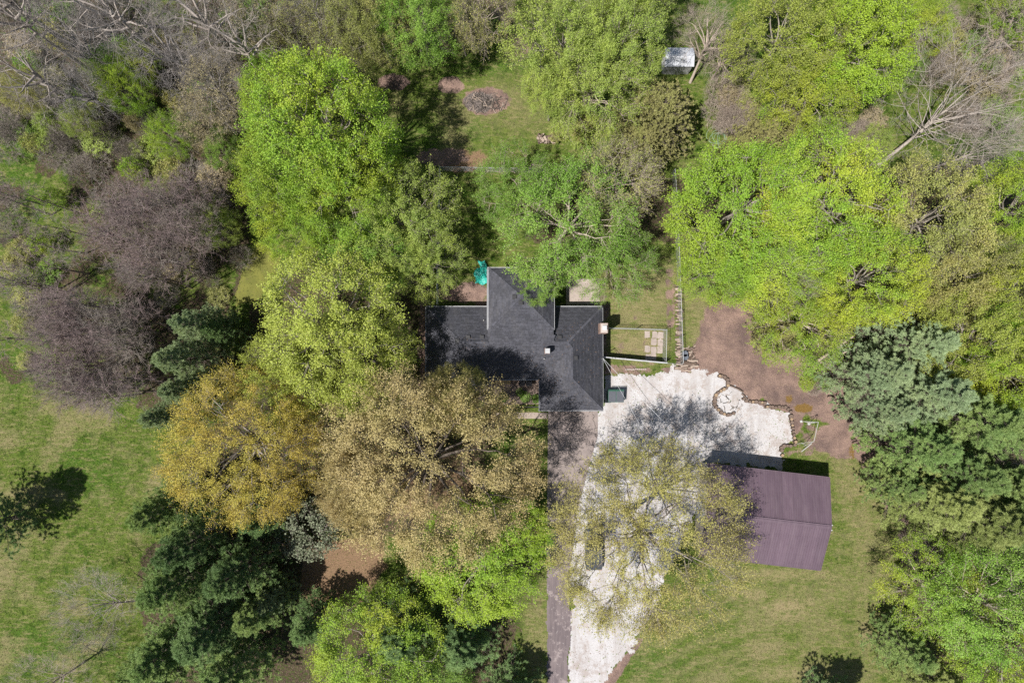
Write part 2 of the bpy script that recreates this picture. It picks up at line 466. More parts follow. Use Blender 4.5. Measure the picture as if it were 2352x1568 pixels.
soc = mixc(nt, maprange(nt, streak, 0.56, 0.66), soc, (0.25, 0.175, 0.135))
soc = mixc(nt, maprange(nt, grain, 0.60, 0.72), soc, (0.29, 0.22, 0.175))
g = mixc(nt, masked('soil', 0.42, 0.62, mid), g, soc)
asc = mixc(nt, maprange(nt, fine, 0.4, 0.6), (0.075, 0.065, 0.06), (0.21, 0.175, 0.16))
g = mixc(nt, masked('ash', 0.4, 0.6, mid), g, asc)
g = mixc(nt, masked('ochre', 0.42, 0.66, tuft), g, (0.17, 0.105, 0.035))
vv = maprange(nt, grain, 0.25, 0.75, 0.6, 1.4)
cc = N(nt, 'ShaderNodeCombineColor')
for i in range(3): nt.links.new(vv, cc.inputs[i])
g = mixc(nt, 1.0, g, cc.outputs[0], 'MULTIPLY')
p = N(nt, 'ShaderNodeBsdfPrincipled'); p.inputs['Roughness'].default_value = 1.0
p.inputs['Specular IOR Level'].default_value = 0.05
nt.links.new(g, p.inputs['Base Color'])
hh = mth(nt, 'ADD', fine, mth(nt, 'MULTIPLY', grain, 0.5))
nt.links.new(bump(nt, hh, 1.0, 0.16), p.inputs['Normal'])
nt.links.new(p.outputs[0], out.inputs[0])

gme = np_mesh('ground', GVa, [GF, np.array(skirt)], m_ground)
for nm, arr in (('soil', soil), ('litter', litter), ('dry', dry), ('lush', lush), ('ash', ash), ('needles', needles), ('ochre', ochre)):
    a = gme.attributes.new(nm, 'FLOAT', 'POINT')
    a.data.foreach_set('value', np.concatenate([arr, np.full(4, 0.3)]).astype(np.float32))
link('ground', gme, kind='structure')

# ------------------------------------------------------------------ sheets with a ragged edge (gravel)
def ragged_sheet(name, polys, z, mat, cell=0.13, ragged=0.9, holes=(), fine_w=0.55):
    W = [np.array([G(a, b, 0) for a, b in P]) for P in polys]
    allp = np.concatenate(W)
    x0, y0 = allp.min(0) - 1; x1, y1 = allp.max(0) + 1
    X, Y = np.meshgrid(np.arange(x0, x1, cell), np.arange(y0, y1, cell))
    cx = X.ravel(); cy = Y.ravel()
    sd = np.max([sdist(cx, cy, P) for P in W], axis=0)
    n = (fbm(cx, cy, 2.2, 61) - 0.5) * 2 * ragged + (fbm(cx, cy, 0.5, 71, 3) - 0.5) * 2 * fine_w
    m = (sd + n) > 0
    for (hx, hy, hr) in holes:
        wx, wy = G(hx, hy)
        m &= np.hypot(cx - wx, cy - wy) + n * 0.3 > hr
    m2 = m.reshape(X.shape)
    ids = np.flatnonzero(m2[:-1, :-1].ravel())
    nyy, nxx = X.shape
    I = np.arange(X.size).reshape(X.shape)
    q = np.stack([I[:-1, :-1].ravel(), I[:-1, 1:].ravel(), I[1:, 1:].ravel(), I[1:, :-1].ravel()], 1)[ids]
    used, inv = np.unique(q, return_inverse=True)
    V = np.stack([cx[used], cy[used], np.full(len(used), z)], 1)
    V[:, :2] += (np.random.default_rng(5).random((len(used), 2)) - 0.5) * cell * 0.7
    return link(name, np_mesh(name, V, [inv.reshape(q.shape)], mat), kind='structure')

m_gravel, nt, out = new_mat('white_gravel')
co = worldco(nt)
vor = N(nt, 'ShaderNodeTexVoronoi'); vor.inputs['Scale'].default_value = 26.0; nt.links.new(co, vor.inputs['Vector'])
sepc = N(nt, 'ShaderNodeSeparateColor'); nt.links.new(vor.outputs['Color'], sepc.inputs[0])
c = mixc(nt, sepc.outputs[0], (0.43, 0.422, 0.428), (0.31, 0.297, 0.30))
c = mixc(nt, maprange(nt, noise(nt, co, 0.7, 8.0, 0.75), 0.50, 0.68), c, (0.31, 0.265, 0.24))
c = mixc(nt, maprange(nt, noise(nt, co, 5.0, 4.0, 0.75), 0.62, 0.74), c, (0.17, 0.13, 0.11))
rutm = N(nt, 'ShaderNodeMapping'); rutm.inputs['Rotation'].default_value = (0, 0, -0.12); rutm.inputs['Scale'].default_value = (0.55, 0.05, 1.0); nt.links.new(co, rutm.inputs[0])
c = mixc(nt, maprange(nt, noise(nt, rutm.outputs[0], 1.6, 5.0, 0.6), 0.50, 0.60, 0.0, 0.55), c, (0.27, 0.245, 0.235))
c = mixc(nt, maprange(nt, noise(nt, co, 0.35, 8.0, 0.8), 0.52, 0.60, 0.0, 0.6), c, (0.25, 0.215, 0.20))
c = mixc(nt, maprange(nt, noise(nt, co, 2.1, 6.0, 0.85), 0.66, 0.70, 0.0, 0.8), c, (0.14, 0.115, 0.095))
p = N(nt, 'ShaderNodeBsdfPrincipled'); p.inputs['Roughness'].default_value = 0.95; p.inputs['Specular IOR Level'].default_value = 0.1
nt.links.new(c, p.inputs['Base Color'])
nt.links.new(bump(nt, vor.outputs['Distance'], 0.35, 0.03), p.inputs['Normal'])
nt.links.new(p.outputs[0], out.inputs[0])

GRAVEL = [(1388, 866), (1440, 866), (1500, 872), (1532, 858), (1545, 836), (1566, 850), (1610, 852), (1655, 866), (1672, 884),
          (1702, 905), (1714, 926), (1750, 932), (1808, 940), (1816, 952), (1824, 1012), (1795, 1022), (1794, 1048), (1800, 1082), (1640, 1062),
          (1625, 1080), (1600, 1170), (1560, 1260), (1520, 1350), (1490, 1420), (1462, 1470), (1375, 1590), (1375, 1640), (1306, 1640), (1308, 1380), (1312, 1200), (1350, 1050), (1368, 960), (1388, 930)]
ragged_sheet('gravel_yard', [GRAVEL], 0.012, m_gravel, 0.10, 0.55, fine_w=0.45)

m_algae, nt, out = new_mat('algae_water')
co = worldco(nt)
c = mixc(nt, maprange(nt, noise(nt, co, 0.8, 5.0, 0.6), 0.4, 0.62), (0.135, 0.135, 0.03), (0.10, 0.105, 0.024))
c = mixc(nt, maprange(nt, noise(nt, co, 12.0, 2.0, 0.6), 0.62, 0.7), c, (0.17, 0.17, 0.05))
p = N(nt, 'ShaderNodeBsdfPrincipled'); p.inputs['Roughness'].default_value = 0.8; p.inputs['Specular IOR Level'].default_value = 0.15
nt.links.new(c, p.inputs['Base Color']); nt.links.new(p.outputs[0], out.inputs[0])
ragged_sheet('pond', [[(590, 560), (640, 545), (662, 580), (640, 620), (622, 665), (590, 700), (540, 700), (545, 660), (556, 610)]], 0.02, m_algae, 0.14, 0.5, fine_w=0.25)
# driveway: old concrete apron running down into a dark asphalt strip
m_drive, nt, out = new_mat('driveway_concrete')
co = worldco(nt)
c = mixc(nt, maprange(nt, noise(nt, co, 1.2, 6.0, 0.7), 0.35, 0.65), (0.225, 0.185, 0.172), (0.155, 0.128, 0.122))
c = mixc(nt, maprange(nt, noise(nt, co, 18.0, 3.0, 0.7), 0.55, 0.75), c, (0.29, 0.25, 0.24))
vc = N(nt, 'ShaderNodeTexVoronoi', feature='DISTANCE_TO_EDGE'); vc.inputs['Scale'].default_value = 0.45
wv_ = N(nt, 'ShaderNodeVectorMath', operation='ADD'); nt.links.new(co, wv_.inputs[0])
nz_ = N(nt, 'ShaderNodeTexNoise'); nz_.inputs['Scale'].default_value = 1.5; nz_.inputs['Detail'].default_value = 5; nt.links.new(co, nz_.inputs['Vector']); nt.links.new(nz_.outputs['Color'], wv_.inputs[1]); nt.links.new(wv_.outputs[0], vc.inputs['Vector'])
c = mixc(nt, maprange(nt, vc.outputs['Distance'], 0.018, 0.006), c, (0.06, 0.05, 0.045))
c = mixc(nt, maprange(nt, noise(nt, co, 0.5, 4.0, 0.6), 0.54, 0.62, 0, .5), c, (0.13, 0.105, 0.10))
p = N(nt, 'ShaderNodeBsdfPrincipled'); p.inputs['Roughness'].default_value = 0.9
nt.links.new(c, p.inputs['Base Color'])
nt.links.new(bump(nt, noise(nt, co, 20.0, 4.0), 0.4, 0.03), p.inputs['Normal']); nt.links.new(p.outputs[0], out.inputs[0])
m_asph, nt, out = new_mat('worn_asphalt')
co = worldco(nt)
mp = N(nt, 'ShaderNodeMapping'); mp.inputs['Scale'].default_value = (1.0, 0.12, 1.0); nt.links.new(co, mp.inputs[0])
c = mixc(nt, maprange(nt, noise(nt, mp.outputs[0], 2.6, 5.0, 0.7), 0.38, 0.62), (0.135, 0.108, 0.11), (0.085, 0.067, 0.072))
c = mixc(nt, maprange(nt, noise(nt, co, 3.2, 6.0, 0.8), 0.60, 0.68), c, (0.36, 0.33, 0.32))
c = mixc(nt, maprange(nt, noise(nt, co, 0.7, 6.0, 0.75), 0.54, 0.60, 0, .8), c, (0.24, 0.20, 0.195))
p = N(nt, 'ShaderNodeBsdfPrincipled'); p.inputs['Roughness'].default_value = 0.85
nt.links.new(c, p.inputs['Base Color'])
nt.links.new(bump(nt, noise(nt, co, 22.0, 4.0), 0.5, 0.03), p.inputs['Normal']); nt.links.new(p.outputs[0], out.inputs[0])
def flat(name, pts, z, mat, t=0.0):
    mb = MB(); P = [GV(a, b, 0) for a, b in pts]
    P = [Vector((q.x, q.y, z)) for q in P]
    ar = sum(P[i].x * P[(i + 1) % len(P)].y - P[(i + 1) % len(P)].x * P[i].y for i in range(len(P)))
    if ar < 0: P.reverse()
    if t: mb.slab(P, t)
    else: mb.poly(P)
    return mb.build(name, mat, kind='structure')
ragged_sheet('asphalt_strip', [[(1254, 1200), (1320, 1200), (1309, 1320), (1310, 1480), (1303, 1510), (1304, 1660), (1255, 1660)]], 0.020, m_asph, 0.12, 0.12, fine_w=0.22)
flat('driveway', [(1259, 935), (1373, 935), (1373, 1000), (1345, 1100), (1318, 1205), (1256, 1205)], 0.030, m_drive, 0.03)
m_walk = simple('walk_concrete', (0.29, 0.24, 0.205), (0.21, 0.17, 0.145), 1.5, 0.9, bmp=0.3)
# worn white patches on the asphalt
flat('walkway', [(1130, 947), (1257, 947), (1257, 961), (1130, 961)], 0.035, m_walk, 0.035)
m_porch = simple('porch_concrete', (0.23, 0.175, 0.15), (0.16, 0.12, 0.10), 1.2, 0.9, bmp=0.3)
flat('porch_slab', [(1040, 862), (1243, 862), (1243, 929), (1120, 929), (1040, 885)], 0.06, m_porch, 0.06)
m_patio = simple('patio_concrete', (0.33, 0.28, 0.25), (0.23, 0.19, 0.17), 1.0, 0.9, bmp=0.3)
flat('patio_slab', [(1300, 640), (1377, 640), (1377, 700), (1300, 700)], 0.05, m_patio, 0.05)
_r = random.Random(31)
kp = None
for j in range(4):
    for i in range(3):
        if (i, j) in ((0, 1), (2, 3)): continue
        cx_, cy_ = 1488 + i * 14.5 + _r.uniform(-1.5, 1.5), 769 + j * 17 + _r.uniform(-1.5, 1.5)
        pts = []
        for (sx_, sy_) in ((-1, -1), (-.1, -1.05), (1, -.95), (1.05, .1), (.95, 1), (.1, 1.05), (-1, .95), (-1.05, 0)):
            pts.append((cx_ + sx_ * 6.7 * _r.uniform(.8, 1.08), cy_ + sy_ * 8.0 * _r.uniform(.82, 1.08)))
        o_ = flat('paving_slab', pts, 0.035 + 0.002 * ((i + j) % 3), m_patio, 0.035)
        if kp is None:
            kp = bpy.data.objects.new('kennel_pad', None); COL.objects.link(kp); kp['kind'] = 'structure'
        del o_['kind']; o_.parent = kp

# ------------------------------------------------------------------ the house
ZE = 2.7; SL = 0.333
def gx_(v, z): return G(v, 820, z)[0]
def gy_(v, z): return G(1176, v, z)[1]
xW = gx_(979, ZE); xE = gx_(1383.6, ZE); yN = gy_(704.8, ZE); yS = gy_(870.8, ZE); yS2 = gy_(881.8, ZE - .15)
xST = gx_(1127.7, ZE); xR = gx_(1239.3, ZE); yS3 = gy_(941.8, ZE)
ZU = 4.3
xU0 = gx_(1121.6, ZU); xU1 = gx_(1272.0, ZU); yU = gy_(615.6, ZU)
yg = yS + (ZU - ZE) / SL
a_ = (yN - yS) / 2; ym = (yN + yS) / 2; zr = ZE + SL * a_
b_ = (xE - xR) / 2; xm = (xE + xR) / 2; zr2 = ZE + SL * b_
hw = (xU1 - xU0) / 2; xa = (xU0 + xU1) / 2; ya = yg + hw * 0.98; za = ZU + SL * (ya - yg)
def zS(y): return ZE + SL * (y - yS)

m_shingle = simple('asphalt_shingle', (0.060, 0.061, 0.074), (0.043, 0.044, 0.055), 1.4, 0.9, spec=0.35, bmp=0.35, bscale=60, island=0.26)
_nt = m_shingle.node_tree; _p = [n for n in _nt.nodes if n.type == 'BSDF_PRINCIPLED'][0]
_src = _p.inputs['Base Color'].links[0].from_socket; _co = objco(_nt)
_mp = N(_nt, 'ShaderNodeMapping'); _mp.inputs['Scale'].default_value = (1.0, 0.25, 1.0); _nt.links.new(_co, _mp.inputs[0])
_c = mixc(_nt, maprange(_nt, noise(_nt, _mp.outputs[0], 1.1, 6.0, 0.7), 0.50, 0.68, 0, .55), _src, (0.088, 0.086, 0.094))
_c = mixc(_nt, maprange(_nt, noise(_nt, _co, 0.45, 5.0, 0.7), 0.52, 0.66, 0, .6), _c, (0.036, 0.037, 0.044))
_nt.links.new(_c, _p.inputs['Base Color'])
m_under = simple('roof_deck', (0.045, 0.046, 0.054), (0.038, 0.039, 0.046), 4.0, 0.9)
m_white = simple('white_trim', (0.36, 0.365, 0.375), (0.29, 0.295, 0.31), 3.0, 0.5)
m_siding = simple('grey_siding', (0.42, 0.42, 0.43), (0.36, 0.36, 0.37), 2.0, 0.7)
m_brick = simple('red_brick', (0.27, 0.19, 0.16), (0.21, 0.14, 0.115), 6.0, 0.9, bmp=0.5)
m_conc = simple('pale_concrete', (0.40, 0.35, 0.32), (0.32, 0.28, 0.26), 5.0, 0.9)
m_black = simple('black_plastic', (0.018, 0.018, 0.020), (0.012, 0.012, 0.014), 5.0, 0.45)
m_dgrey = simple('dark_metal', (0.022, 0.022, 0.025), (0.016, 0.016, 0.018), 5.0, 0.5)
m_galv = simple('galvanised_steel', (0.55, 0.56, 0.57), (0.42, 0.43, 0.44), 8.0, 0.45, metal=0.6)
m_glass = simple('window_glass', (0.03, 0.035, 0.04), (0.025, 0.03, 0.035), 1.0, 0.08, spec=0.6)
m_wood = simple('pale_lumber', (0.52, 0.38, 0.20), (0.42, 0.30, 0.16), 6.0, 0.8)
m_pipe = simple('white_pipe', (0.40, 0.40, 0.385), (0.33, 0.33, 0.32), 4.0, 0.5)

house = thing('house', 'ranch house with dark grey hipped shingle roof and raised rear wing', 'house')
roof_polys = [
    ('S', [(xW, yS, ZE), (xR, yS, ZE), (xm, yS + b_, zr2), (xE - a_, ym, zr), (xW + a_, ym, zr)]),
    ('Sx', [(xW, yS2, zS(yS2)), (xST, yS2, zS(yS2)), (xST, yS - .003, ZE - .001), (xW, yS - .003, ZE - .001)]),
    ('N', [(xE, yN, ZE), (xW, yN, ZE), (xW + a_, ym, zr), (xE - a_, ym, zr)]),
    ('W', [(xW, yN, ZE), (xW, yS, ZE), (xW + a_, ym, zr)]),
    ('E', [(xE, yS3, ZE), (xE, yN, ZE), (xE - a_, ym, zr), (xm, yS + b_, zr2), (xm, yS3 + b_, zr2)]),
    ('RW', [(xR, yS, ZE), (xR, yS3, ZE), (xm, yS3 + b_, zr2), (xm, yS + b_, zr2)]),
    ('RS', [(xR, yS3, ZE), (xE, yS3, ZE), (xm, yS3 + b_, zr2)]),
    ('US', [(xU0, ym + .01, zr + .003), (xU1, ym + .01, zr + .003), (xU1, yg, ZU), (xa, ya, za), (xU0, yg, ZU)]),
    ('UW', [(xU0, yU, ZU), (xU0, yg, ZU), (xa, ya, za)]),
    ('UE', [(xU1, yg, ZU), (xU1, yU, ZU), (xa, ya, za)]),
    ('UN', [(xU1, yU, ZU), (xU0, yU, ZU), (xa, ya, za)]),
]
deck = MB()
tabsV = []; tabsF = []
rs = np.random.default_rng(3)
for nm, P in roof_polys:
    P = [Vector(q) for q in P]
    deck.poly([q - Vector((0, 0, 0.03)) for q in P])
    nrm = (P[1] - P[0]).cross(P[2] - P[1]).normalized()
    if nrm.z < 0: nrm = -nrm
    ex = Vector((-nrm.y, nrm.x, 0)).normalized()      # along the eave
    ey = nrm.cross(ex).normalized()
    if ey.z < 0: ey = -ey; 
    o = P[0]
    uv = [((q - o).dot(ex), (q - o).dot(ey)) for q in P]
    us = [q[0] for q in uv]; vs_ = [q[1] for q in uv]
    v = min(vs_); row = 0
    while v < max(vs_):
        u = min(us) + rs.random() * -0.3
        U = []
        while u < max(us):
            w = 0.25 + rs.random() * 0.16
            U.append((u, w)); u += w
        U = np.array(U)
        sd = sdist(U[:, 0] + U[:, 1] / 2, np.full(len(U), v + 0.075), uv)
        for (u0, w), s_ in zip(U, sd):
            if s_ < 0.02: continue
            g_ = 0.006
            lift = 0.016 + rs.random() * 0.016
            A = o + ex * (u0 + g_) + ey * v + nrm * lift
            Bv = o + ex * (u0 + w - g_) + ey * v + nrm * lift
            C = o + ex * (u0 + w - g_) + ey * (v + 0.165) + nrm * 0.004
            D = o + ex * (u0 + g_) + ey * (v + 0.165) + nrm * 0.004
            A0 = A - nrm * (lift + .012); B0 = Bv - nrm * (lift + .012)
            b = len(tabsV)
            tabsV += [tuple(A), tuple(Bv), tuple(C), tuple(D), tuple(A0), tuple(B0)]
            tabsF += [(b, b + 1, b + 2, b + 3), (b + 4, b + 5, b + 1, b)]
        v += 0.15; row += 1
roof = deck.build('roof', m_under, house)
link('shingle', np_mesh('shingle', tabsV, [np.array(tabsF)], m_shingle), roof, kind='stuff')
# ridge and hip caps
caps = MB()
def capline(a, b):
    a = Vector(a); b = Vector(b); n = max(1, int((b - a).length / 0.28))
    for i in range(n):
        p0 = a.lerp(b, i / n); p1 = a.lerp(b, (i + 0.97) / n)
        caps.bar(p0 + Vector((0, 0, .02)), p1 + Vector((0, 0, .03)), 0.2, 0.04)
for a, b in (((xW + a_, ym, zr), (xU0, ym, zr)), ((xU1, ym, zr), (xE - a_, ym, zr)), ((xE, yN, ZE), (xE - a_, ym, zr)), ((xE - a_, ym, zr), (xm, yS + b_, zr2)),
             ((xm, yS + b_, zr2), (xm, yS3 + b_, zr2)), ((xR, yS3, ZE), (xm, yS3 + b_, zr2)), ((xE, yS3, ZE), (xm, yS3 + b_, zr2)),
             ((xW, yS, ZE), (xW + a_, ym, zr)), ((xW, yN, ZE), (xW + a_, ym, zr)),
             ((xU0, yg, ZU), (xa, ya, za)), ((xU1, yg, ZU), (xa, ya, za)), ((xU0, yU, ZU), (xa, ya, za)), ((xU1, yU, ZU), (xa, ya, za))):
    capline(a, b)
caps.build('ridge_cap', m_shingle, roof, kind='stuff')
# walls
ins = 0.45
def wall(x0, x1, y0, y1, z0, z1):
    mb = MB(); mb.box(((x0 + x1) / 2, (y0 + y1) / 2, (z0 + z1) / 2), (x1 - x0, y1 - y0, z1 - z0)); return mb.build('wall', m_siding, house)
wall(xW + ins, xE - ins, yS + ins + .6, yN - ins, 0, ZE - 0.06)
wall(xR + ins, xE - ins - .003, yS3 + ins, yS + ins + .59, 0, ZE - 0.06)
wall(xU0 + ins, xU1 - ins, yN - ins + .003, yU - ins, 0, ZU - 0.06)
# upper side walls above the lower roof (triangular pieces)
for xx, sgn in ((xU0 + 0.10, -1), (xU1 - 0.10, 1)):
    mb = MB()
    t = 0.12
    x0, x1 = (xx, xx + t) if sgn < 0 else (xx - t, xx)
    prof = [(ym + .05, zr - .06), (yg, ZU - .08), (yU - ins, ZU - .08), (yU - ins, ZE), (yN, ZE - .05)]
    L = [Vector((x0, q[0], q[1])) for q in prof]; R = [Vector((x1, q[0], q[1])) for q in prof]
    n = len(prof)
    mb.add(L + R, [tuple(range(n)), tuple(range(2 * n - 1, n - 1, -1))] + [(i, (i + 1) % n, n + (i + 1) % n, n + i) for i in range(n)])
    mb.build('gable_wall', m_siding, house)
# gutters, each run its own part
def gutter(a, b, off, w=0.09):
    a = Vector(a) + Vector(off) * (w / 2 + .005); b = Vector(b) + Vector(off) * (w / 2 + .005)
    d = (b - a).normalized(); mb = MB()
    z = Vector((0, 0, -0.06))
    mb.bar(a + z - Vector((0, 0, .05)), b + z - Vector((0, 0, .05)), w, 0.015)
    o_ = Vector(off)
    mb.bar(a + z + o_ * (w / 2 - .006), b + z + o_ * (w / 2 - .006), 0.02, 0.12)
    mb.bar(a + z - o_ * (w / 2 - .006), b + z - o_ * (w / 2 - .006), 0.012, 0.11)
    mb.build('gutter', m_white, house)
gutter((xW, yN, ZE), (xU0 - .01, yN, ZE), (0, 1, 0)); gutter((xU1 + .3, yN, ZE), (xE, yN, ZE), (0, 1, 0))
gutter((xW, yS2, ZE), (xW, yN, ZE), (-1, 0, 0)); gutter((xE, yS3, ZE), (xE, yN, ZE), (1, 0, 0), 0.07)
gutter((xW, yS2, zS(yS2)), (xST, yS2, zS(yS2)), (0, -1, 0)); gutter((xST, yS, ZE), (xR - .15, yS, ZE), (0, -1, 0), 0.08)
gutter((xR, yS3, ZE), (xR, yS - .15, ZE), (-1, 0, 0), .07); gutter((xR - .1, yS3, ZE), (xE + .1, yS3, ZE), (0, -1, 0))
gutter((xU0, yg, ZU), (xU0, yU, ZU), (-1, 0, 0), .14); gutter((xU1, yg, ZU), (xU1, yU, ZU), (1, 0, 0), .08)
gutter((xU0 - .1, yU, ZU), (xU1 + .1, yU, ZU), (0, 1, 0), .08)
# downspouts
for (x, y, h) in ((xE - .38, yS3 + .35, ZE), (xW + .38, yN - .38, ZE), (xU0 + .38, yU - .38, ZU)):
    mb = MB(); mb.box((x, y, h / 2 - .1), (0.08, 0.08, h - .2)); mb.build('downspout', m_white, house)
# windows and doors on the walls
def window(c, w, h, axis, nrm):
    c = Vector(c)
    f = MB(); d = (w, .06, h) if axis == 'x' else (.06, w, h)
    f.box(c, (d[0] + (0.12 if axis == 'x' else 0), d[1] + (0.12 if axis == 'y' else 0), d[2] + .12))
    fo = f.build('window', m_white, house)
    g_ = MB(); g_.box(c + Vector(nrm) * 0.02, d); g_.build('pane', m_glass, fo)
    s = MB(); s.box(c + Vector(nrm) * .06 - Vector((0, 0, h / 2 + .05)), (w + .2, .08, .05) if axis == 'x' else (.08, w + .2, .05)); s.build('sill', m_white, fo)
for x in (xW + 2.2, xW + 4.8): window((x, yS + ins + .6, 1.5), 1.3, 1.0, 'x', (0, -1, 0))
for x in (xW + 2.5, xE - 2.4): window((x, yN - ins, 1.5), 1.2, 1.0, 'x', (0, 1, 0))
for x in (xU0 + 1.8, xU1 - 1.8): window((x, yU - ins, 2.9), 1.1, 1.0, 'x', (0, 1, 0))
for y in (yS3 + 2.5, yS + 2, yN - 2.5): window((xE - ins, y, 1.5), 1.1, .9, 'y', (1, 0, 0))
for y in (yN - 2.0, yS + 2.2): window((xW + ins, y, 1.5), 1.1, .9, 'y', (-1, 0, 0))
mb = MB(); mb.box(((xR + xE) / 2, yS3 + ins - .02, 1.08), (4.9, .06, 2.16)); gd = mb.build('garage_door', m_white, house)
for k in range(4):
    mb = MB(); mb.box(((xR + xE) / 2, yS3 + ins - .065, 0.28 + k * .53), (4.8, .03, .47)); mb.build('door_panel', m_white, gd)
mb = MB(); mb.box((xR - 2.0, yS + ins + .58, 1.03), (.95, .06, 2.06)); dr = mb.build('front_door', m_brick, house)
mb = MB(); mb.box((xR - 1.65, yS + ins + .52, 1.0), (.05, .06, .12)); mb.build('door_handle', m_galv, dr)

# chimneys
def chimney(c, w, d, z0, z1, capw, label=None, pale=False):
    mb = MB(); nb = 0
    course = 0.075
    z = z0; k = 0
    r = random.Random(4)
    while z < z1:
        # each course of bricks: separate boxes with recessed joints
        for sx in (-1, 1):
            for i in range(2):
                mb.box((c[0] + sx * (w / 2 - .05), c[1] - d / 4 + i * d / 2 + (0.02 if k % 2 else -.02), z + course / 2), (.1 + r.random() * .01, d / 2 - .015, course - .01))
        for sy in (-1, 1):
            for i in range(2):
                mb.box((c[0] - w / 4 + i * w / 2, c[1] + sy * (d / 2 - .05), z + course / 2), (w / 2 - .115, .1 + r.random() * .01, course - .01))
        z += course; k += 1
    o = mb.build('chimney', m_brick, house)
    mb = MB(); mb.box((c[0], c[1], (z0 + z1) / 2), (w - .06, d - .06, z1 - z0)); mb.build('mortar', m_conc, o)
    mb = MB(); mb.box((c[0], c[1], z1 + .03), (w - .14, d - .14, .06)); mb.build('chimney_crown', m_conc, o)
    mb = MB(); mb.box((c[0], c[1], z1 + .28), (capw, capw, .04)); 
    for sx in (-1, 1):
        for sy in (-1, 1): mb.box((c[0] + sx * capw * .4, c[1] + sy * capw * .4, z1 + .18), (.03, .03, .18))
    mb.build('chimney_cap', m_galv if not pale else m_white, o)
    return o
cx, cy = G(1383, 753, 4.6)
chimney((xE - .05, cy), 0.72, 0.95, 0, 4.5, .42)
cx, cy = G(1257.5, 805.5, 5.0)
chimney((cx, cy), 0.45, 0.5, 3.3, 4.75, .46, pale=True)
# roof vents
def zroof(x, y):
    best = -1
    for nm, P in roof_polys:
        if sdist(np.array([x]), np.array([y]), [(q[0], q[1]) for q in P])[0] > 0:
            A, Bq, C = [Vector(q) for q in P[:3]]
            n = (Bq - A).cross(C - Bq)
            z = A.z - (n.x * (x - A.x) + n.y * (y - A.y)) / n.z
            best = max(best, z)
    return best
for (vx, vy) in ((1075.6, 774), (1107.5, 774), (1051, 782), (1286, 774.6), (1322.5, 821), (1182, 682), (1196.5, 667), (1196.5, 695)):
    x, y = G(vx, vy, 3.8); z = zroof(x, y); x, y = G(vx, vy, z)
    mb = MB(); mb.box((x, y, z + .07), (.26, .26, .16)); mb.box((x, y, z + .17), (.34, .34, .04)); mb.box((x, y, z + .035), (.44, .44, .02))
    mb.build('roof_vent', m_dgrey, house)
for (vx, vy) in ((1111, 735.5), (1249.5, 824)):
    x, y = G(vx, vy, 3.4); z = zroof(x, y)
    mb = MB(); mb.cyl((x, y, z - .1), .045, .45, 8); mb.build('vent_pipe', m_pipe, house)
# service mast and drop wires
mx_, my_ = G(1382, 823, 3.6)
mb = MB(); mb.cyl((xE - .12, my_, 1.2), .035, 2.9, 8); mb.cyl((xE - .12, my_, 4.05), .07, .12, 8, .03)
mb.build('service_mast', m_galv, house)
def cable(a, b, sag, label, r=0.012, n=18):
    a = Vector(a); b = Vector(b); mb = MB(); pr = None
    for i in range(n + 1):
        t = i / n; q = a.lerp(b, t) - Vector((0, 0, sag * 4 * t * (1 - t)))
        if pr is not None: mb.bar(pr, q, r * 2, r * 2, 4)
        pr = q
    o = mb.build('overhead_cable', m_galv); tag(o, label, 'cable'); return o
cable((xE - .12, my_, 4.1), tuple(G(1700, 1150, 6.5)) + (7.2,), 0.6, 'thin service cable from the house mast over the gravel yard, nearer the barn', .012)
cable((xE - .12, my_, 4.0), tuple(G(1500, 1030, 6.0)) + (6.6,), 0.5, 'shorter service cable sagging from the house mast over the dumpster', .012)

# ------------------------------------------------------------------ porch clutter
def trash_bin(vx, vy, label):
    x, y = G(vx, vy, 1.0); t = thing('trash_bin', label, 'trash bin', 'trash bins by the porch', (x, y, .06))
    mb = MB(); w, d, h = .56, .66, .95
    vs = []
    for z, s in ((0.05, .82), (h, 1.0)):
        vs += [(-w / 2 * s, -d / 2 * s, z), (w / 2 * s, -d / 2 * s, z), (w / 2 * s, d / 2 * s, z), (-w / 2 * s, d / 2 * s, z)]
    mb.add(vs, [(3, 2, 1, 0), (4, 5, 6, 7), (0, 1, 5, 4), (1, 2, 6, 5), (2, 3, 7, 6), (3, 0, 4, 7)]); mb.build('bin_body', m_black, t)
    mb = MB(); mb.box((0, -.02, h + .03), (w + .05, d + .08, .05)); mb.box((0, -.02, h + .07), (w * .6, d * .55, .04)); mb.build('lid', m_black, t)
    mb = MB(); mb.bar((-w / 2, d / 2 + .08, h - .05), (w / 2, d / 2 + .08, h - .05), .035, n=6); mb.build('handle', m_black, t)
    for s in (-1, 1):
        mb = MB(); mb.bar((s * .2, d / 2 - .02, .12), (s * .28, d / 2 - .02, .12), .22, n=12); mb.build('wheel', m_black, t)
trash_bin(1199, 877.5, 'black wheeled trash bin on the porch, the one farther from the garage wing')
trash_bin(1215, 877.5, 'black wheeled trash bin on the porch, the one nearer the garage wing')
x, y = G(1155, 876, .8)
bt = thing('bench', 'pale unpainted wooden bench against the front wall of the porch', 'bench', loc=(x, y - .1, .06))
for k in range(3):
    mb = MB(); mb.box((0, -.14 + k * .14, .45), (1.5, .125, .035)); mb.build('slat', m_wood, bt)
for s in (-1, 1):
    mb = MB(); mb.box((s * .65, 0, .22), (.08, .38, .43)); mb.build('leg', m_wood, bt)
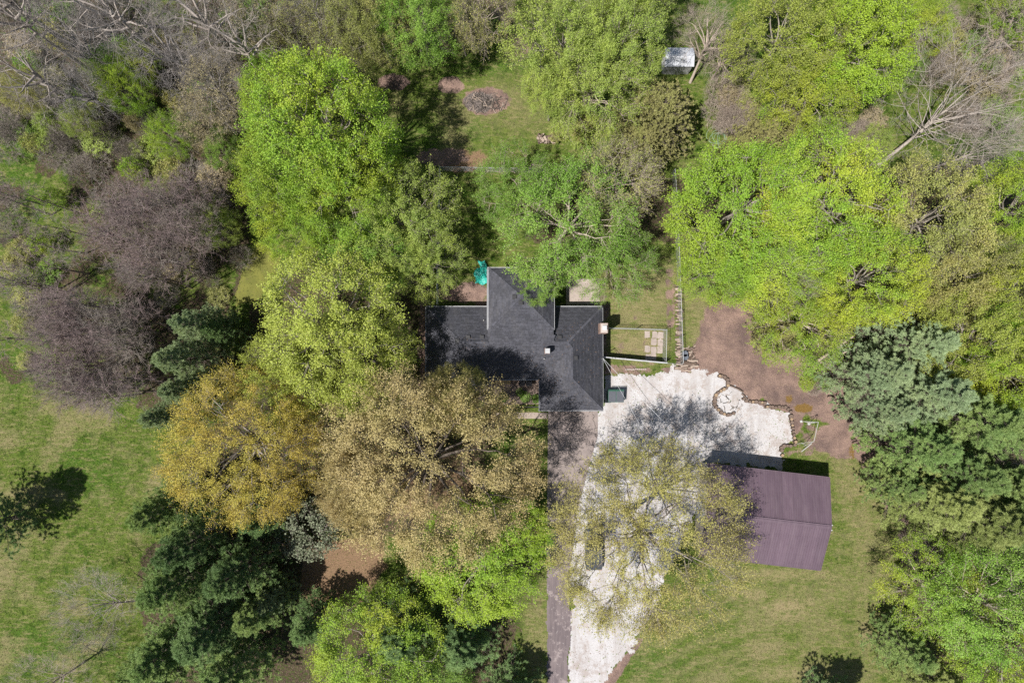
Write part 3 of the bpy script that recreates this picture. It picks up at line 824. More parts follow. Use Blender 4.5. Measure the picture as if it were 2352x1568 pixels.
# low railing along the walk
x0, y0 = G(1165, 934, .5); x1, y1 = G(1238, 934, .5)
t = thing('porch_railing', 'low dark railing at the front edge of the porch slab', 'railing', loc=(x0, y0, 0))
mb = MB(); mb.bar((0, 0, .8), (x1 - x0, 0, .8), .07); mb.build('rail', m_dgrey, t)
for k in range(6):
    mb = MB(); mb.box(((x1 - x0) * k / 5, 0, .4), (.06, .06, .8)); mb.build('post', m_dgrey, t)

# ------------------------------------------------------------------ barn with metal roof
ZB, ZBR = 3.4, 4.75
NE = GV(1904.7, 1096.5, ZB); SE = GV(1888, 1309, ZB); NW = GV(1627, 1064.5, ZB)
ax = (NE - NW); ax.z = 0; Lb = ax.length; ax.normalize()
ay = Vector((-ax.y, ax.x, 0)); Wb = abs((NE - SE).dot(ay))
org = NE - ay * Wb - ax * Lb; org.z = 0           # SW corner of the roof plan
angb = math.atan2(ax.y, ax.x)
m_barn = simple('mauve_metal_roof', (0.100, 0.069, 0.088), (0.085, 0.058, 0.075), 0.7, 0.42, metal=0.0, spec=0.5, bmp=0.05, bscale=8)
_nt = m_barn.node_tree; _p = [n for n in _nt.nodes if n.type == 'BSDF_PRINCIPLED'][0]
_src = _p.inputs['Base Color'].links[0].from_socket; _co = worldco(_nt)
_mp = N(_nt, 'ShaderNodeMapping'); _mp.inputs['Scale'].default_value = (2.2, 0.18, 1.0); _mp.inputs['Rotation'].default_value = (0, 0, 0.12); _nt.links.new(_co, _mp.inputs[0])
_c = mixc(_nt, maprange(_nt, noise(_nt, _mp.outputs[0], 1.3, 6.0, 0.7), 0.45, 0.68, 0, .55), _src, (0.135, 0.10, 0.118))
_c = mixc(_nt, maprange(_nt, noise(_nt, _co, 5.0, 5.0, 0.8), 0.66, 0.74, 0, .6), _c, (0.06, 0.045, 0.045))
_oi = _nt.nodes.new('ShaderNodeObjectInfo'); _hs = N(_nt, 'ShaderNodeHueSaturation'); _nt.links.new(_c, _hs.inputs['Color']); _nt.links.new(maprange(_nt, _oi.outputs['Random'], 0, 1, .92, 1.09), _hs.inputs['Value'])
_nt.links.new(_hs.outputs[0], _p.inputs['Base Color'])
m_barnw = simple('tan_metal_wall', (0.42, 0.37, 0.31), (0.36, 0.31, 0.26), 1.0, 0.6)
barn = thing('barn', 'mauve metal-roofed pole barn standing beside the gravel yard', 'barn', loc=(org.x, org.y, 0))
barn.rotation_euler = (0, 0, angb)
mb = MB()
i_ = .3
P4 = [(i_, i_), (Lb - i_, i_), (Lb - i_, Wb - i_), (i_, Wb - i_)]
vs = [(x, y, 0) for x, y in P4] + [(x, y, ZB - .05) for x, y in P4] + [(i_, Wb / 2, ZBR - .12), (Lb - i_, Wb / 2, ZBR - .12)]
mb.add(vs, [(0, 1, 5, 4), (2, 3, 7, 6), (1, 2, 6, 9, 5), (3, 0, 4, 8, 7), (3, 2, 1, 0)])
bw = mb.build('wall', m_barnw, barn)
npan = 13; pw = Lb / npan
def panel_mesh(side):
    mb = MB()
    y0, y1 = (0, Wb / 2 - .002) if side < 0 else (Wb, Wb / 2 + .002)
    prof = []
    nr = 4
    for r_ in range(nr):
        b = pw * r_ / nr; s = pw / nr
        prof += [(b, 0), (b + s * .28, 0), (b + s * .38, .045), (b + s * .60, .045), (b + s * .70, 0)]
    prof.append((pw - .004, 0))
    A = [(x, y0, ZB + z) for x, z in prof]; Bq = [(x, y1, ZBR + z) for x, z in prof]
    n = len(prof)
    fs = [(i, i + 1, n + i + 1, n + i) if side < 0 else (i + 1, i, n + i, n + i + 1) for i in range(n - 1)]
    mb.add(A + Bq, fs)
    for rrow in range(5):
        tq = .08 + rrow * .21
        yy_ = y0 + (y1 - y0) * tq; zz_ = ZB + (ZBR - ZB) * tq + .012
        for cx_ in (pw * .02, pw * .27, pw * .52, pw * .77):
            mb.box((cx_ + pw * .02, yy_, zz_), (.03, .03, .018))
    lo = [(0, y0, ZB - .03), (pw - .004, y0, ZB - .03), (pw - .004, y1, ZBR - .03), (0, y1, ZBR - .03)]
    mb.add(lo, [(3, 2, 1, 0)]); 
    return mb.mesh('roof_panel', m_barn)
rb = MB()
rb.add([(0.02, 0.02, ZB - .04), (Lb - .02, 0.02, ZB - .04), (Lb - .02, Wb / 2, ZBR - .04), (.02, Wb / 2, ZBR - .04), (.02, Wb - .02, ZB - .04), (Lb - .02, Wb - .02, ZB - .04)], [(0, 1, 2, 3), (3, 2, 5, 4)])
broof = rb.build('roof', m_barn, barn)
for side in (-1, 1):
    pmesh = panel_mesh(side)
    for k in range(npan):
        o = link('roof_panel', pmesh, broof); o.location = (k * pw, 0, 0)
mb = MB(); mb.bar((0, Wb / 2 - .09, ZBR + .03), (Lb, Wb / 2 - .09, ZBR + .03), .2, .03); mb.bar((0, Wb / 2 + .09, ZBR + .03), (Lb, Wb / 2 + .09, ZBR + .03), .2, .03); mb.bar((0, Wb / 2, ZBR + .055), (Lb, Wb / 2, ZBR + .055), .1, .05)
mb.build('ridge_cap', m_barn, broof)
for xx in (-.03, Lb + .03):
    for (ya_, yb_) in ((0, Wb / 2), (Wb, Wb / 2)):
        mb = MB(); mb.bar((xx, ya_, ZB - .02), (xx, yb_, ZBR - .02), .06, .14); mb.build('rake_trim', m_barn, broof)
for yy in (-.04, Wb + .04):
    mb = MB(); mb.bar((0, yy, ZB - .06), (Lb, yy, ZB - .06), .06, .14); mb.build('eave_trim', m_barn, broof)
mb = MB(); mb.box((i_ - .03, Wb * .5, 1.4), (.05, 3.2, 2.8)); bd = mb.build('sliding_door', m_white, barn)
mb = MB(); mb.box((i_ - .08, Wb * .5 + 1.3, 1.2), (.05, .05, .3)); mb.build('handle', m_dgrey, bd)
mb = MB(); mb.box((Lb * .5, Wb - i_ + .03, 1.02), (.95, .05, 2.05)); mb.build('side_door', m_white, barn)
for yy in (Wb / 2 + .18, Wb / 2 - .3):
    mb = MB(); mb.box((Lb + .08, yy, ZBR - .02), (.12, .08, .08)); mb.build('ridge_end_clip', m_pipe, broof)

# ------------------------------------------------------------------ garden shed with white metal roof
m_shedroof = simple('white_sheet_metal', (0.50, 0.51, 0.54), (0.40, 0.42, 0.47), 1.4, 0.38, metal=0.15, spec=0.5)
zsh = 2.1
c0 = GV(1528, 153, zsh); c1 = GV(1594, 111, zsh)
sh = thing('garden_shed', 'small white metal-roofed garden shed under the trees', 'shed', loc=(c0.x, c0.y, 0))
w, d = c1.x - c0.x, c1.y - c0.y
mb = MB(); mb.box((w / 2, d / 2, zsh / 2 - .05), (w - .2, d - .2, zsh - .1)); mb.build('wall', m_siding, sh)
mb = MB(); mb.add([(0, 0, zsh - .02), (w, 0, zsh - .02), (w, d / 2, zsh + .28), (0, d / 2, zsh + .28), (0, d, zsh - .02), (w, d, zsh - .02)], [(0, 1, 2, 3), (3, 2, 5, 4), (0, 3, 4), (1, 5, 2), (0, 4, 5, 1)])
sr = mb.build('roof', m_shedroof, sh)
for k in range(6):
    for s in (0, 1):
        mb = MB(); x0 = w * k / 6 + .01; x1 = w * (k + 1) / 6 - .01
        ya_, yb_ = (-.03, d / 2 - .01) if s == 0 else (d + .03, d / 2 + .01)
        za_, zb_ = zsh + .0, zsh + .305
        mb.add([(x0, ya_, za_), (x1, ya_, za_), (x1, yb_, zb_), (x0, yb_, zb_), (x0, ya_, za_ + .03), (x0 + .04, ya_, za_ + .03), (x0 + .04, yb_, zb_ + .03), (x0, yb_, zb_ + .03)],
               [(0, 1, 2, 3), (4, 5, 6, 7), (5, 1, 2, 6), (4, 0, 3, 7)])
        mb.build('roof_sheet', m_shedroof, sr)
mb = MB(); mb.box((w / 2, .08, .95), (1.1, .05, 1.8)); mb.build('door', m_white, sh)

# ------------------------------------------------------------------ dumpster
m_green = simple('green_paint', (0.025, 0.10, 0.065), (0.02, 0.075, 0.05), 4.0, 0.5)
m_lid = simple('grey_black_plastic', (0.075, 0.082, 0.10), (0.06, 0.066, 0.08), 2.0, 0.6)
q0 = GV(1397.5, 924, 1.25); q1 = GV(1433.5, 896, 1.25)
w, d = q1.x - q0.x, q1.y - q0.y
dp = thing('dumpster', 'green steel dumpster with two ribbed dark lids beside the house', 'dumpster', loc=(q0.x, q0.y, 0))
mb = MB()
vs = [(0.06, .1, .12), (w - .06, .1, .12), (w - .06, d - .06, .12), (.06, d - .06, .12), (0, 0, 1.05), (w, 0, 1.05), (w, d, 1.25), (0, d, 1.25)]
mb.add(vs, [(3, 2, 1, 0), (4, 5, 6, 7), (0, 1, 5, 4), (1, 2, 6, 5), (2, 3, 7, 6), (3, 0, 4, 7)])
for xx in (.0, w):
    mb.box((xx, d * .5, .62), (.05, d * .7, .12))
mb.build('container', m_green, dp)
sl = .2 / d
for s in (0, 1):
    x0 = .03 + s * w / 2; x1 = x0 + w / 2 - .06
    mb = MB(); L = math.hypot(d - .12, sl * (d - .12)); an = math.atan(sl)
    mb.box(((x0 + x1) / 2, d / 2 - .03, 1.05 + sl * d / 2 + .035), (x1 - x0, L, .04), rx=an)
    for k in range(7):
        mb.box((x0 + .06 + k * (x1 - x0 - .12) / 6, d / 2 - .03, 1.05 + sl * d / 2 + .07), (.045, L - .12, .035), rx=an)
    mb.build('lid', m_lid, dp)
mb = MB(); mb.bar((0, d + .06, 1.27), (w, d + .06, 1.27), .05, n=6)
mb.build('hinge_bar', m_green, dp)
for xx in (-.06, w + .06):
    mb = MB(); mb.box((xx, d * .5, .75), (.1, d * .55, .16)); mb.build('fork_pocket', m_green, dp)

# ------------------------------------------------------------------ fences
m_wire = simple('chain_link_wire', (0.50, 0.51, 0.52), (0.40, 0.41, 0.42), 3.0, 0.5, metal=0.3)
def chain_fence(top_pts, h, name, label, spacing=2.4, wire=0.0045, gap=0.10, close=False, cat='fence'):
    P = [GV(a, b, h) for a, b in top_pts]
    t = thing(name, label, cat, loc=(P[0].x, P[0].y, 0)); O = Vector((P[0].x, P[0].y, 0))
    P = [q - O for q in P]
    seg = list(zip(P[:-1], P[1:]))
    posts = []
    wires = MB()
    for a, b in seg:
        L = (b - a).length; n = max(1, round(L / spacing))
        for i in range(n + 1):
            q = a.lerp(b, i / n)
            if not any((q - r).length < .3 for r in posts): posts.append(q)
        mb = MB(); mb.bar(a, b, .038, n=6); mb.build('top_rail', m_galv, t)
        dirv = (b - a).normalized()
        k = -h
        while k < L:
            for s in (0, 1):
                u0, z0, u1, z1 = (k, 0.04, k + h, h) if s == 0 else (k, h, k + h, 0.04)
                if u0 < 0: z0 = z0 + (z1 - z0) * (-u0) / (u1 - u0); u0 = 0
                if u1 > L: z1 = z0 + (z1 - z0) * (L - u0) / (u1 - u0); u1 = L
                if u1 - u0 > .02:
                    A = a + dirv * u0; Bq = a + dirv * u1; A.z = z0; Bq.z = z1
                    wires.bar(A, Bq, wire, n=3)
            k += gap
    for q in posts:
        mb = MB(); mb.cyl((q.x, q.y, 0), .035, h + .04, 8); mb.cyl((q.x, q.y, h + .04), .045, .04, 8, .01); mb.build('post', m_galv, t)
    wires.build('chain_link_mesh', m_wire, t, kind='stuff')
    return t
chain_fence([(1480, 391), (1009, 383), (1003, 600), (1003, 698)], 1.55, 'chain_link_fence', 'grey chain-link fence around the back yard, along the glade and down to the house')
chain_fence([(1551, 388), (1556, 455), (1562, 600), (1570, 833)], 1.5, 'chain_link_fence', 'chain-link fence running beside the firewood row at the yard edge')
chain_fence([(1398.6, 752.5), (1532, 756.5), (1530.5, 828)], 1.85, 'dog_kennel_fence', 'tall wire kennel fence enclosing the small concrete pad')
# low link from kennel to fence
chain_fence([(1531, 834), (1568, 836)], 1.3, 'yard_gate', 'narrow wire gate between the white fence and the firewood pile', spacing=1.8, cat='gate')
# white board fence
A = GV(1389, 820, 1.7); Bq = GV(1531, 833, 1.7)
t = thing('white_board_fence', 'white vinyl board fence running from the house to the kennel corner', 'fence', loc=(A.x, A.y, 0))
D = (Bq - A); D.z = 0; L = D.length; an = math.atan2(D.y, D.x)
mb = MB(); mb.bar((0, 0, 1.72), (D.x, D.y, 1.72), .10, .05); mb.build('top_rail', m_white, t)
mb = MB(); mb.bar((0, 0, .2), (D.x, D.y, .2), .09, .12); mb.build('bottom_rail', m_white, t)
nb = int(L / .2)
bm_ = MB(); bm_.box((0, 0, .96), (.185, .022, 1.48)); bme = bm_.mesh('board', m_white)
for k in range(nb):
    o = link('board', bme, t); o.location = (D.x * (k + .5) / nb, D.y * (k + .5) / nb, 0); o.rotation_euler = (0, 0, an)
for k in range(4):
    mb = MB(); mb.box((D.x * k / 3, D.y * k / 3, .9), (.13, .13, 1.8), rz=an); mb.build('post', m_white, t)

# ------------------------------------------------------------------ upright log edging
m_logend = simple('sawn_log_end', (0.15, 0.11, 0.088), (0.095, 0.07, 0.058), 5.0, 0.9, bmp=0.4)
m_logfresh = simple('fresh_log_end', (0.28, 0.20, 0.13), (0.20, 0.145, 0.095), 5.0, 0.9)
m_logbark = simple('log_bark', (0.12, 0.085, 0.065), (0.07, 0.05, 0.04), 5.0, 0.95, bmp=0.6)
def log_mesh(r, h, n, endm, seed):
    rr = random.Random(seed); mb = MB()
    ring = [r * (1 + rr.uniform(-.08, .08)) for _ in range(n)]
    vs = []
    for z, s in ((-.05, 1.04), (h, 1.0), (h + .004, .86)):
        vs += [(ring[i] * s * math.cos(2 * math.pi * i / n), ring[i] * s * math.sin(2 * math.pi * i / n), z + (rr.uniform(-.01, .01) if z > 0 else 0)) for i in range(n)]
    fs = [(i, (i + 1) % n, n + (i + 1) % n, n + i) for i in range(n)] + [(n + i, n + (i + 1) % n, 2 * n + (i + 1) % n, 2 * n + i) for i in range(n)] + [tuple(range(2 * n, 3 * n))]
    mb.add(vs, fs)
    me = mb.mesh('log', [m_logbark, endm])
    me.polygons[len(me.polygons) - 1].material_index = 1
    return me
LOGS = [log_mesh(.155 + .015 * (i % 4), .30 + .03 * (i % 3), 11, m_logend if i % 5 else m_logfresh, i) for i in range(10)]
def Z5(X, Y): return (1363 + X / 3.938, 689 + Y / 3.938)
def log_row(pts, name, label, spacing=.335, sc=1.0):
    W = [GV(*Z5(*p_), .3) for p_ in pts]
    O = Vector((W[0].x, W[0].y, 0)); t = thing(name, label, 'log edging', loc=O)
    out = [W[0]]; acc = 0
    for a, b in zip(W[:-1], W[1:]):
        L = (b - a).length; n = max(1, round(L / spacing))
        for i in range(1, n + 1): out.append(a.lerp(b, i / n))
    for q in out:
        o = link('log', random.choice(LOGS), t)
        o.location = (q.x - O.x + random.uniform(-.03, .03), q.y - O.y + random.uniform(-.03, .03), 0)
        o.rotation_euler = (random.uniform(-.06, .06), random.uniform(-.06, .06), random.uniform(0, 6.28))
        s = sc * random.uniform(.85, 1.1); o.scale = (s, s, random.uniform(.8, 1.15))
log_row([(1140, 687), (1165, 688), (1190, 700), (1213, 718), (1222, 750), (1220, 775)], 'log_edging', 'short hooked row of upright logs at the soil side of the gravel')
log_row([(1205, 800), (1180, 805), (1155, 822), (1132, 838), (1115, 860), (1103, 885), (1098, 915), (1100, 945), (1112, 970), (1135, 995), (1160, 1015), (1185, 1030), (1215, 1040), (1245, 1035), (1272, 1025)], 'log_edging', 'curved ring of upright logs around the fire circle', sc=1.1)
log_row([(1360, 895), (1385, 915), (1445, 925), (1475, 920), (1505, 925), (1555, 930), (1572, 962), (1650, 970), (1680, 965), (1740, 970), (1765, 985), (1785, 1010), (1790, 1050), (1800, 1105), (1803, 1160), (1815, 1220), (1825, 1280), (1827, 1310), (1785, 1318), (1725, 1318), (1706, 1335), (1706, 1360), (1712, 1402)], 'log_edging', 'long row of upright logs edging the east side of the gravel yard')
def plank_row(pts, label):
    W = [GV(*Z5(*p_), .35) for p_ in pts]; O = Vector((W[0].x, W[0].y, 0)); t = thing('landscape_timber', label, 'timber', loc=O)
    for a, b in zip(W[:-1], W[1:]):
        for k, z in enumerate((.08, .24)):
            mb = MB(); aa = a - O; bb = b - O; aa.z = z; bb.z = z; mb.bar(aa, bb.lerp(aa, .01), .14, .13, 6); mb.build('timber', m_logend, t)
plank_row([(1228, 772), (1272, 786), (1322, 808), (1357, 832)], 'stacked timbers curving along the top of the fire circle')
plank_row([(1348, 845), (1372, 872), (1400, 903)], 'stacked timbers slanting down from the fire circle')
for k, (X, Y, r_) in enumerate(((1270, 812, .14), (1305, 832, .16), (1338, 850, .18), (1262, 1030, .22))):
    pass
# charred sticks and ash heap inside the circle
def stick_pile(name, label, cat, vx, vy, rx, ry, n, mats, lmin=.3, lmax=1.0, th=(.03, .09), seed=1, h=.25, zb=0.0):
    r = random.Random(seed); x, y = G(vx, vy); t = thing(name, label, cat, loc=(x, y, zb))
    for k in range(n):
        a = r.uniform(0, 6.28); q = math.sqrt(r.random()); px = math.cos(a) * q * rx; py = math.sin(a) * q * ry
        L = r.uniform(lmin, lmax); an = r.uniform(0, 6.28); z = .04 + h * (1 - q) * r.random()
        tl = r.uniform(-.15, .15); w = r.uniform(*th)
        d = Vector((math.cos(an), math.sin(an), tl)) * L / 2
        mb = MB(); mb.bar(Vector((px, py, z + w / 2)) - d, Vector((px, py, z + w / 2)) + d, w, n=6, w2=w * r.uniform(.6, 1)); mb.build('stick', r.choice(mats), t)
    return t
m_char = simple('charred_wood', (0.05, 0.042, 0.038), (0.10, 0.085, 0.075), 6, 0.95)
m_drywood = simple('weathered_wood', (0.36, 0.29, 0.24), (0.24, 0.19, 0.155), 5, 0.95)
m_ash = simple('ash', (0.62, 0.59, 0.58), (0.38, 0.34, 0.33), 3, 1.0, bmp=.6)
vx, vy = Z5(1235, 915)
stick_pile('fire_pit_sticks', 'scattered charred sticks lying in the white ash of the fire circle', 'firewood', vx, vy, 1.3, 1.2, 34, [m_char, m_char, m_drywood], .15, .6, (.03, .08), 3, .05, .015)
t = stick_pile('burn_pile', 'oval burn pile of branches and ash in the back glade', 'burn pile', 1118, 236, 2.2, 1.1, 90, [m_char, m_drywood, m_char, m_char], .2, 1.1, (.03, .08), 5, .3)
# wood block heap and firewood
def log_pile(name, label, vx, vy, rx, ry, n, L=(.35, .55), r_=(.06, .13), seed=2, ang=0.0, dang=.4, layers=2, mats=None):
    r = random.Random(seed); x, y = G(vx, vy); t = thing(name, label, 'firewood', loc=(x, y, 0))
    for k in range(n):
        px = r.uniform(-rx, rx); py = r.uniform(-ry, ry); z = r.randrange(layers) * .17 * (1 - .5 * abs(px) / max(rx, .01))
        rad = r.uniform(*r_); l = r.uniform(*L); an = ang + r.uniform(-dang, dang)
        d = Vector((math.cos(an), math.sin(an), r.uniform(-.05, .05))) * l / 2; c = Vector((px, py, z + rad))
        mb = MB(); mb.bar(c - d, c + d, rad * 2, n=r.choice((4, 5, 7)))
        me = mb.mesh('log', [m_logbark, m_logend, m_logfresh, m_drywood])
        ei = r.choice((1, 1, 2, 3)); sidem = r.choice((0, 3, 3, 1))
        for p_ in me.polygons: p_.material_index = sidem
        me.polygons[len(me.polygons) - 1].material_index = ei; me.polygons[len(me.polygons) - 2].material_index = ei
        link('log', me, t)
    return t
log_pile('firewood_pile', 'heap of grey cut wood blocks beside the centre tree', 1253, 320, .85, .38, 48, (.3, .5), (.07, .13), 8, 1.2, 1.5, 3)
log_pile('firewood_row', 'long thin row of split firewood lying under the fence', 1559, 745, .22, 4.0, 95, (.35, .6), (.05, .1), 9, 0.0, .35, 2)
log_pile('firewood_pile', 'stack of split logs at the corner of the gravel yard', 1575, 836, .75, .35, 34, (.7, 1.1), (.06, .11), 10, -.1, .3, 3)
log_pile('firewood_pile', 'loose branches and logs piled beside the grey buckets', 1583, 812, .45, .6, 26, (.5, 1.0), (.04, .09), 11, .2, .9, 2)
log_pile('firewood_pile', 'few long logs lying across the edge of the gravel', 1571, 847, .6, .2, 10, (.8, 1.2), (.05, .09), 12, -.08, .2, 1)
m_bucket = simple('grey_plastic', (0.10, 0.115, 0.14), (0.08, 0.09, 0.11), 3, .5)
for k, (vx, vy) in enumerate(((1573.5, 812), (1574.5, 820))):
    x, y = G(vx, vy, .6); t = thing('bucket', ('upper', 'lower')[k] + ' of two grey plastic barrels among the firewood', 'barrel', 'grey barrels in the firewood', (x, y, 0))
    mb = MB(); mb.cyl((0, 0, 0), .24, .6, 16, .28); mb.build('barrel_body', m_bucket, t)
    mb = MB(); mb.cyl((0, 0, .605), .3, .04, 16); mb.build('lid', m_bucket, t)

# ------------------------------------------------------------------ swing frame
def F(X, Y): return (1807.0 + X / 12.8, 934.1 + Y / 12.8)     # reading taken from a close crop
f1 = GV(*F(425, 425)); f2 = GV(*F(650, 495)); f3 = GV(*F(300, 1085)); f4 = GV(*F(500, 1150))
ap1 = GV(*F(930, 445), 2.3); ap2 = GV(*F(800, 1015), 2.2)
sw = thing('swing_frame', 'white pipe A-frame swing set standing bare on the soil', 'swing set', loc=f1)
def PB(a, b, nm='pipe', w=.05, mat=m_pipe):
    mb = MB(); mb.bar(Vector(a) - f1, Vector(b) - f1, w, n=8); return mb.build(nm, mat, sw)
PB(f1, ap1, 'leg', .055); PB(f2, ap1, 'leg', .055); PB(f3, ap2, 'leg', .05); PB(f4, ap2, 'leg', .06); PB(ap1, ap2, 'top_bar', .05)
for k in range(5):
    t_ = .18 + k * .12; PB(f1.lerp(ap1, t_), f2.lerp(ap1, t_), 'rung', .03)
PB(f3.lerp(ap2, .25), f4.lerp(ap2, .25), 'rung', .035)
for q in (f1, f2):
    mb = MB(); mb.cyl(q - f1, .15, .10, 12, .12); mb.build('foot', m_pipe, sw)
a1 = GV(*F(430, 1315), .06); a2 = GV(*F(735, 1070), .10); mb = MB(); mb.bar(a1, a2, .09, n=8)
tag(mb.build('loose_pipe', m_pipe), 'white pipe lying on the ground under the swing set', 'pipe')

# ------------------------------------------------------------------ tarp
m_tarp = simple('teal_tarp', (0.02, 0.36, 0.29), (0.015, 0.22, 0.19), 2.5, 0.45, bmp=.6, bscale=6)
n = 26
x0, y0 = G(1091, 653); x1, y1 = G(1124, 600)
V = []; Fq = []
rt = np.random.default_rng(12)
for j in range(n):
    for i in range(n):
        u = i / (n - 1); v = j / (n - 1)
        xx = x0 + (x1 - x0) * u; yy = y0 + (y1 - y0) * v
        V.append([xx + .12 * math.sin(v * 11), yy + .1 * math.sin(u * 9), 0])
V = np.array(V)
V[:, 2] = .12 + .35 * fbm(V[:, 0] + 50, V[:, 1] + 50, .5, 81, 3) + .15 * fbm(V[:, 0], V[:, 1], .16, 82, 2)
for j in range(n - 1):
    for i in range(n - 1):
        u = i / n; v = j / n
        if v > .58 and u < .25: continue
        if v > .58 and u > .72: continue
        b = j * n + i; Fq.append((b, b + 1, b + n + 1, b + n))
tag(link('tarp', np_mesh('tarp', V, [np.array(Fq)], m_tarp, smooth=False)), 'crumpled teal tarp spread on the grass against the rear wing', 'tarp')

# small garden bits: stone row south of the fence, hose
t = thing('stone_border', 'short row of pale border stones south of the white fence', 'stone border', loc=(*G(1460, 848), 0))
r = random.Random(3)
for k in range(11):
    mb = MB(); mb.box((-1.0 + k * .21 * .95, r.uniform(-.03, .03), .06), (.17, .15, .13), rz=r.uniform(-.3, .3)); mb.build('stone', m_patio, t)
m_hose = simple('green_hose', (0.30, 0.42, 0.33), (0.25, 0.36, 0.28), 3, .5)
mb = MB(); pr = None
hx, hy = G(1642, 310)
for k in range(90):
    a = k * .33; q = Vector((hx + math.cos(a) * (.6 + .4 * math.sin(a * .37)) + k * .006, hy + math.sin(a) * .7 * (1 + .3 * math.cos(a * .23)) - k * .008, .03 + .0006 * k))
    if pr is not None: mb.bar(pr, q, .018, n=4)
    pr = q
tag(mb.build('garden_hose', m_hose), 'tangled pale green garden hose lying on the lawn strip', 'hose')

# ------------------------------------------------------------------ car under the olive tree
def car(vx, vy, rot):
    x, y = G(vx, vy, .8)
    t = thing('parked_car', 'dark grey car parked on the gravel under the olive-leaved tree', 'car', loc=(x, y, .012)); t.rotation_euler = (0, 0, rot)
    m_paint = simple('dark_grey_paint', (0.05, 0.055, 0.06), (0.045, 0.05, 0.055), 1.0, 0.25, spec=.6)
    secs = [(-2.15, .62, .35, .62), (-2.05, .80, .25, .82), (-1.6, .88, .2, .98), (-.9, .90, .2, .98), (.6, .90, .2, .96), (1.1, .89, .2, .93), (1.8, .84, .22, .84), (2.1, .74, .28, .70), (2.22, .55, .36, .58)]
    mb = MB(); n = 12; vs = []
    for (yy, hw_, z0, z1) in secs:
        zc = (z0 + z1) / 2; hh_ = (z1 - z0) / 2
        for i in range(n):
            a = 2 * math.pi * (i + .5) / n; ca, sa = math.cos(a), math.sin(a)
            vs.append((hw_ * math.copysign(abs(ca) ** .45, ca), yy, zc + hh_ * math.copysign(abs(sa) ** .5, sa)))
    fs = [(k * n + i, k * n + (i + 1) % n, (k + 1) * n + (i + 1) % n, (k + 1) * n + i) for k in range(len(secs) - 1) for i in range(n)]
    fs += [tuple(range(n - 1, -1, -1)), tuple(range((len(secs) - 1) * n, len(secs) * n))]
    mb.add(vs, fs); mb.build('body', m_paint, t)
    def frus(y0, y1, y2, y3, w0, w1, z0, z1):
        return [(-w0, y0, z0), (w0, y0, z0), (w0, y3, z0), (-w0, y3, z0), (-w1, y1, z1), (w1, y1, z1), (w1, y2, z1), (-w1, y2, z1)]
    mb = MB(); mb.add(frus(-1.75, -1.25, .35, 1.05, .80, .62, .93, 1.40), [(4, 5, 6, 7), (0, 1, 5, 4), (1, 2, 6, 5), (2, 3, 7, 6), (3, 0, 4, 7)]); mb.build('glasshouse', m_glass, t)
    mb = MB(); mb.add([(-.6, -1.2, 1.405), (.6, -1.2, 1.405), (.6, .32, 1.405), (-.6, .32, 1.405), (-.55, -1.1, 1.44), (.55, -1.1, 1.44), (.55, .25, 1.44), (-.55, .25, 1.44)], [(4, 5, 6, 7), (0, 1, 5, 4), (1, 2, 6, 5), (2, 3, 7, 6), (3, 0, 4, 7)]); mb.build('roof', m_paint, t)
    for sx in (-1, 1):
        for yy in (-1.35, 1.35):
            mb = MB(); mb.bar((sx * .72, yy, .32), (sx * .91, yy, .32), .64, n=20); wh = mb.build('wheel', m_black, t)
            mb = MB(); mb.bar((sx * .90, yy, .32), (sx * .925, yy, .32), .4, n=12); mb.build('rim', m_galv, wh)
        mb = MB(); mb.box((sx * .62, 2.12, .66), (.3, .14, .14)); mb.build('headlight', m_pipe, t)
        mb = MB(); mb.box((sx * .62, -2.1, .72), (.26, .1, .14)); mb.build('taillight', m_brick, t)
        mb = MB(); mb.box((sx * .97, .72, .98), (.18, .1, .12)); mb.build('mirror', m_paint, t)
car(1364, 1260, 0.02)

# ------------------------------------------------------------------ tree generators (numpy)
def unit(v): return v / (np.linalg.norm(v, axis=-1, keepdims=True) + 1e-9)
def bez(p0, p1, p2, n):
    t = np.linspace(0, 1, n)[None, :, None]
    return (1 - t) ** 2 * p0[:, None] + 2 * t * (1 - t) * p1[:, None] + t * t * p2[:, None]
def tubes(lines, radii, sides):
    """lines (B,n,3) radii (B,n) -> verts, quads"""
    B_, n, _ = lines.shape
    tan = np.gradient(lines, axis=1); tan = unit(tan)
    ref = np.where(np.abs(tan[..., 2:3]) > .9, np.array([1., 0, 0]), np.array([0, 0, 1.]))
    x = unit(np.cross(tan, ref)); y = np.cross(tan, x)
    a = np.arange(sides) * 2 * np.pi / sides
    V = lines[:, :, None] + radii[:, :, None, None] * (np.cos(a)[None, None, :, None] * x[:, :, None] + np.sin(a)[None, None, :, None] * y[:, :, None])
    V = V.reshape(-1, 3)
    b = np.arange(B_)[:, None, None] * (n * sides); k = np.arange(n - 1)[None, :, None] * sides; s = np.arange(sides)[None, None, :]; s2 = (s + 1) % sides
    F_ = np.stack([b + k + s, b + k + s2, b + k + sides + s2, b + k + sides + s], -1).reshape(-1, 4)
    return V, F_
def join(parts):
    V = []; F_ = []; o = 0
    for v, f in parts:
        V.append(v); F_.append(f + o); o += len(v)
    return np.concatenate(V), np.concatenate(F_)
def quads_at(pos, nrm, dirv, L, W):
    """rhombic leaves"""
    d = unit(dirv - nrm * (dirv * nrm).sum(-1, keepdims=True)); s = np.cross(nrm, d)
    L = L[:, None]; W = W[:, None]
    a = pos; b = pos + d * L * .45 + s * W / 2; c = pos + d * L; e = pos + d * L * .45 - s * W / 2
    V = np.stack([a, b, c, e], 1).reshape(-1, 3)
    F_ = np.arange(len(pos) * 4).reshape(-1, 4)
    return V, F_

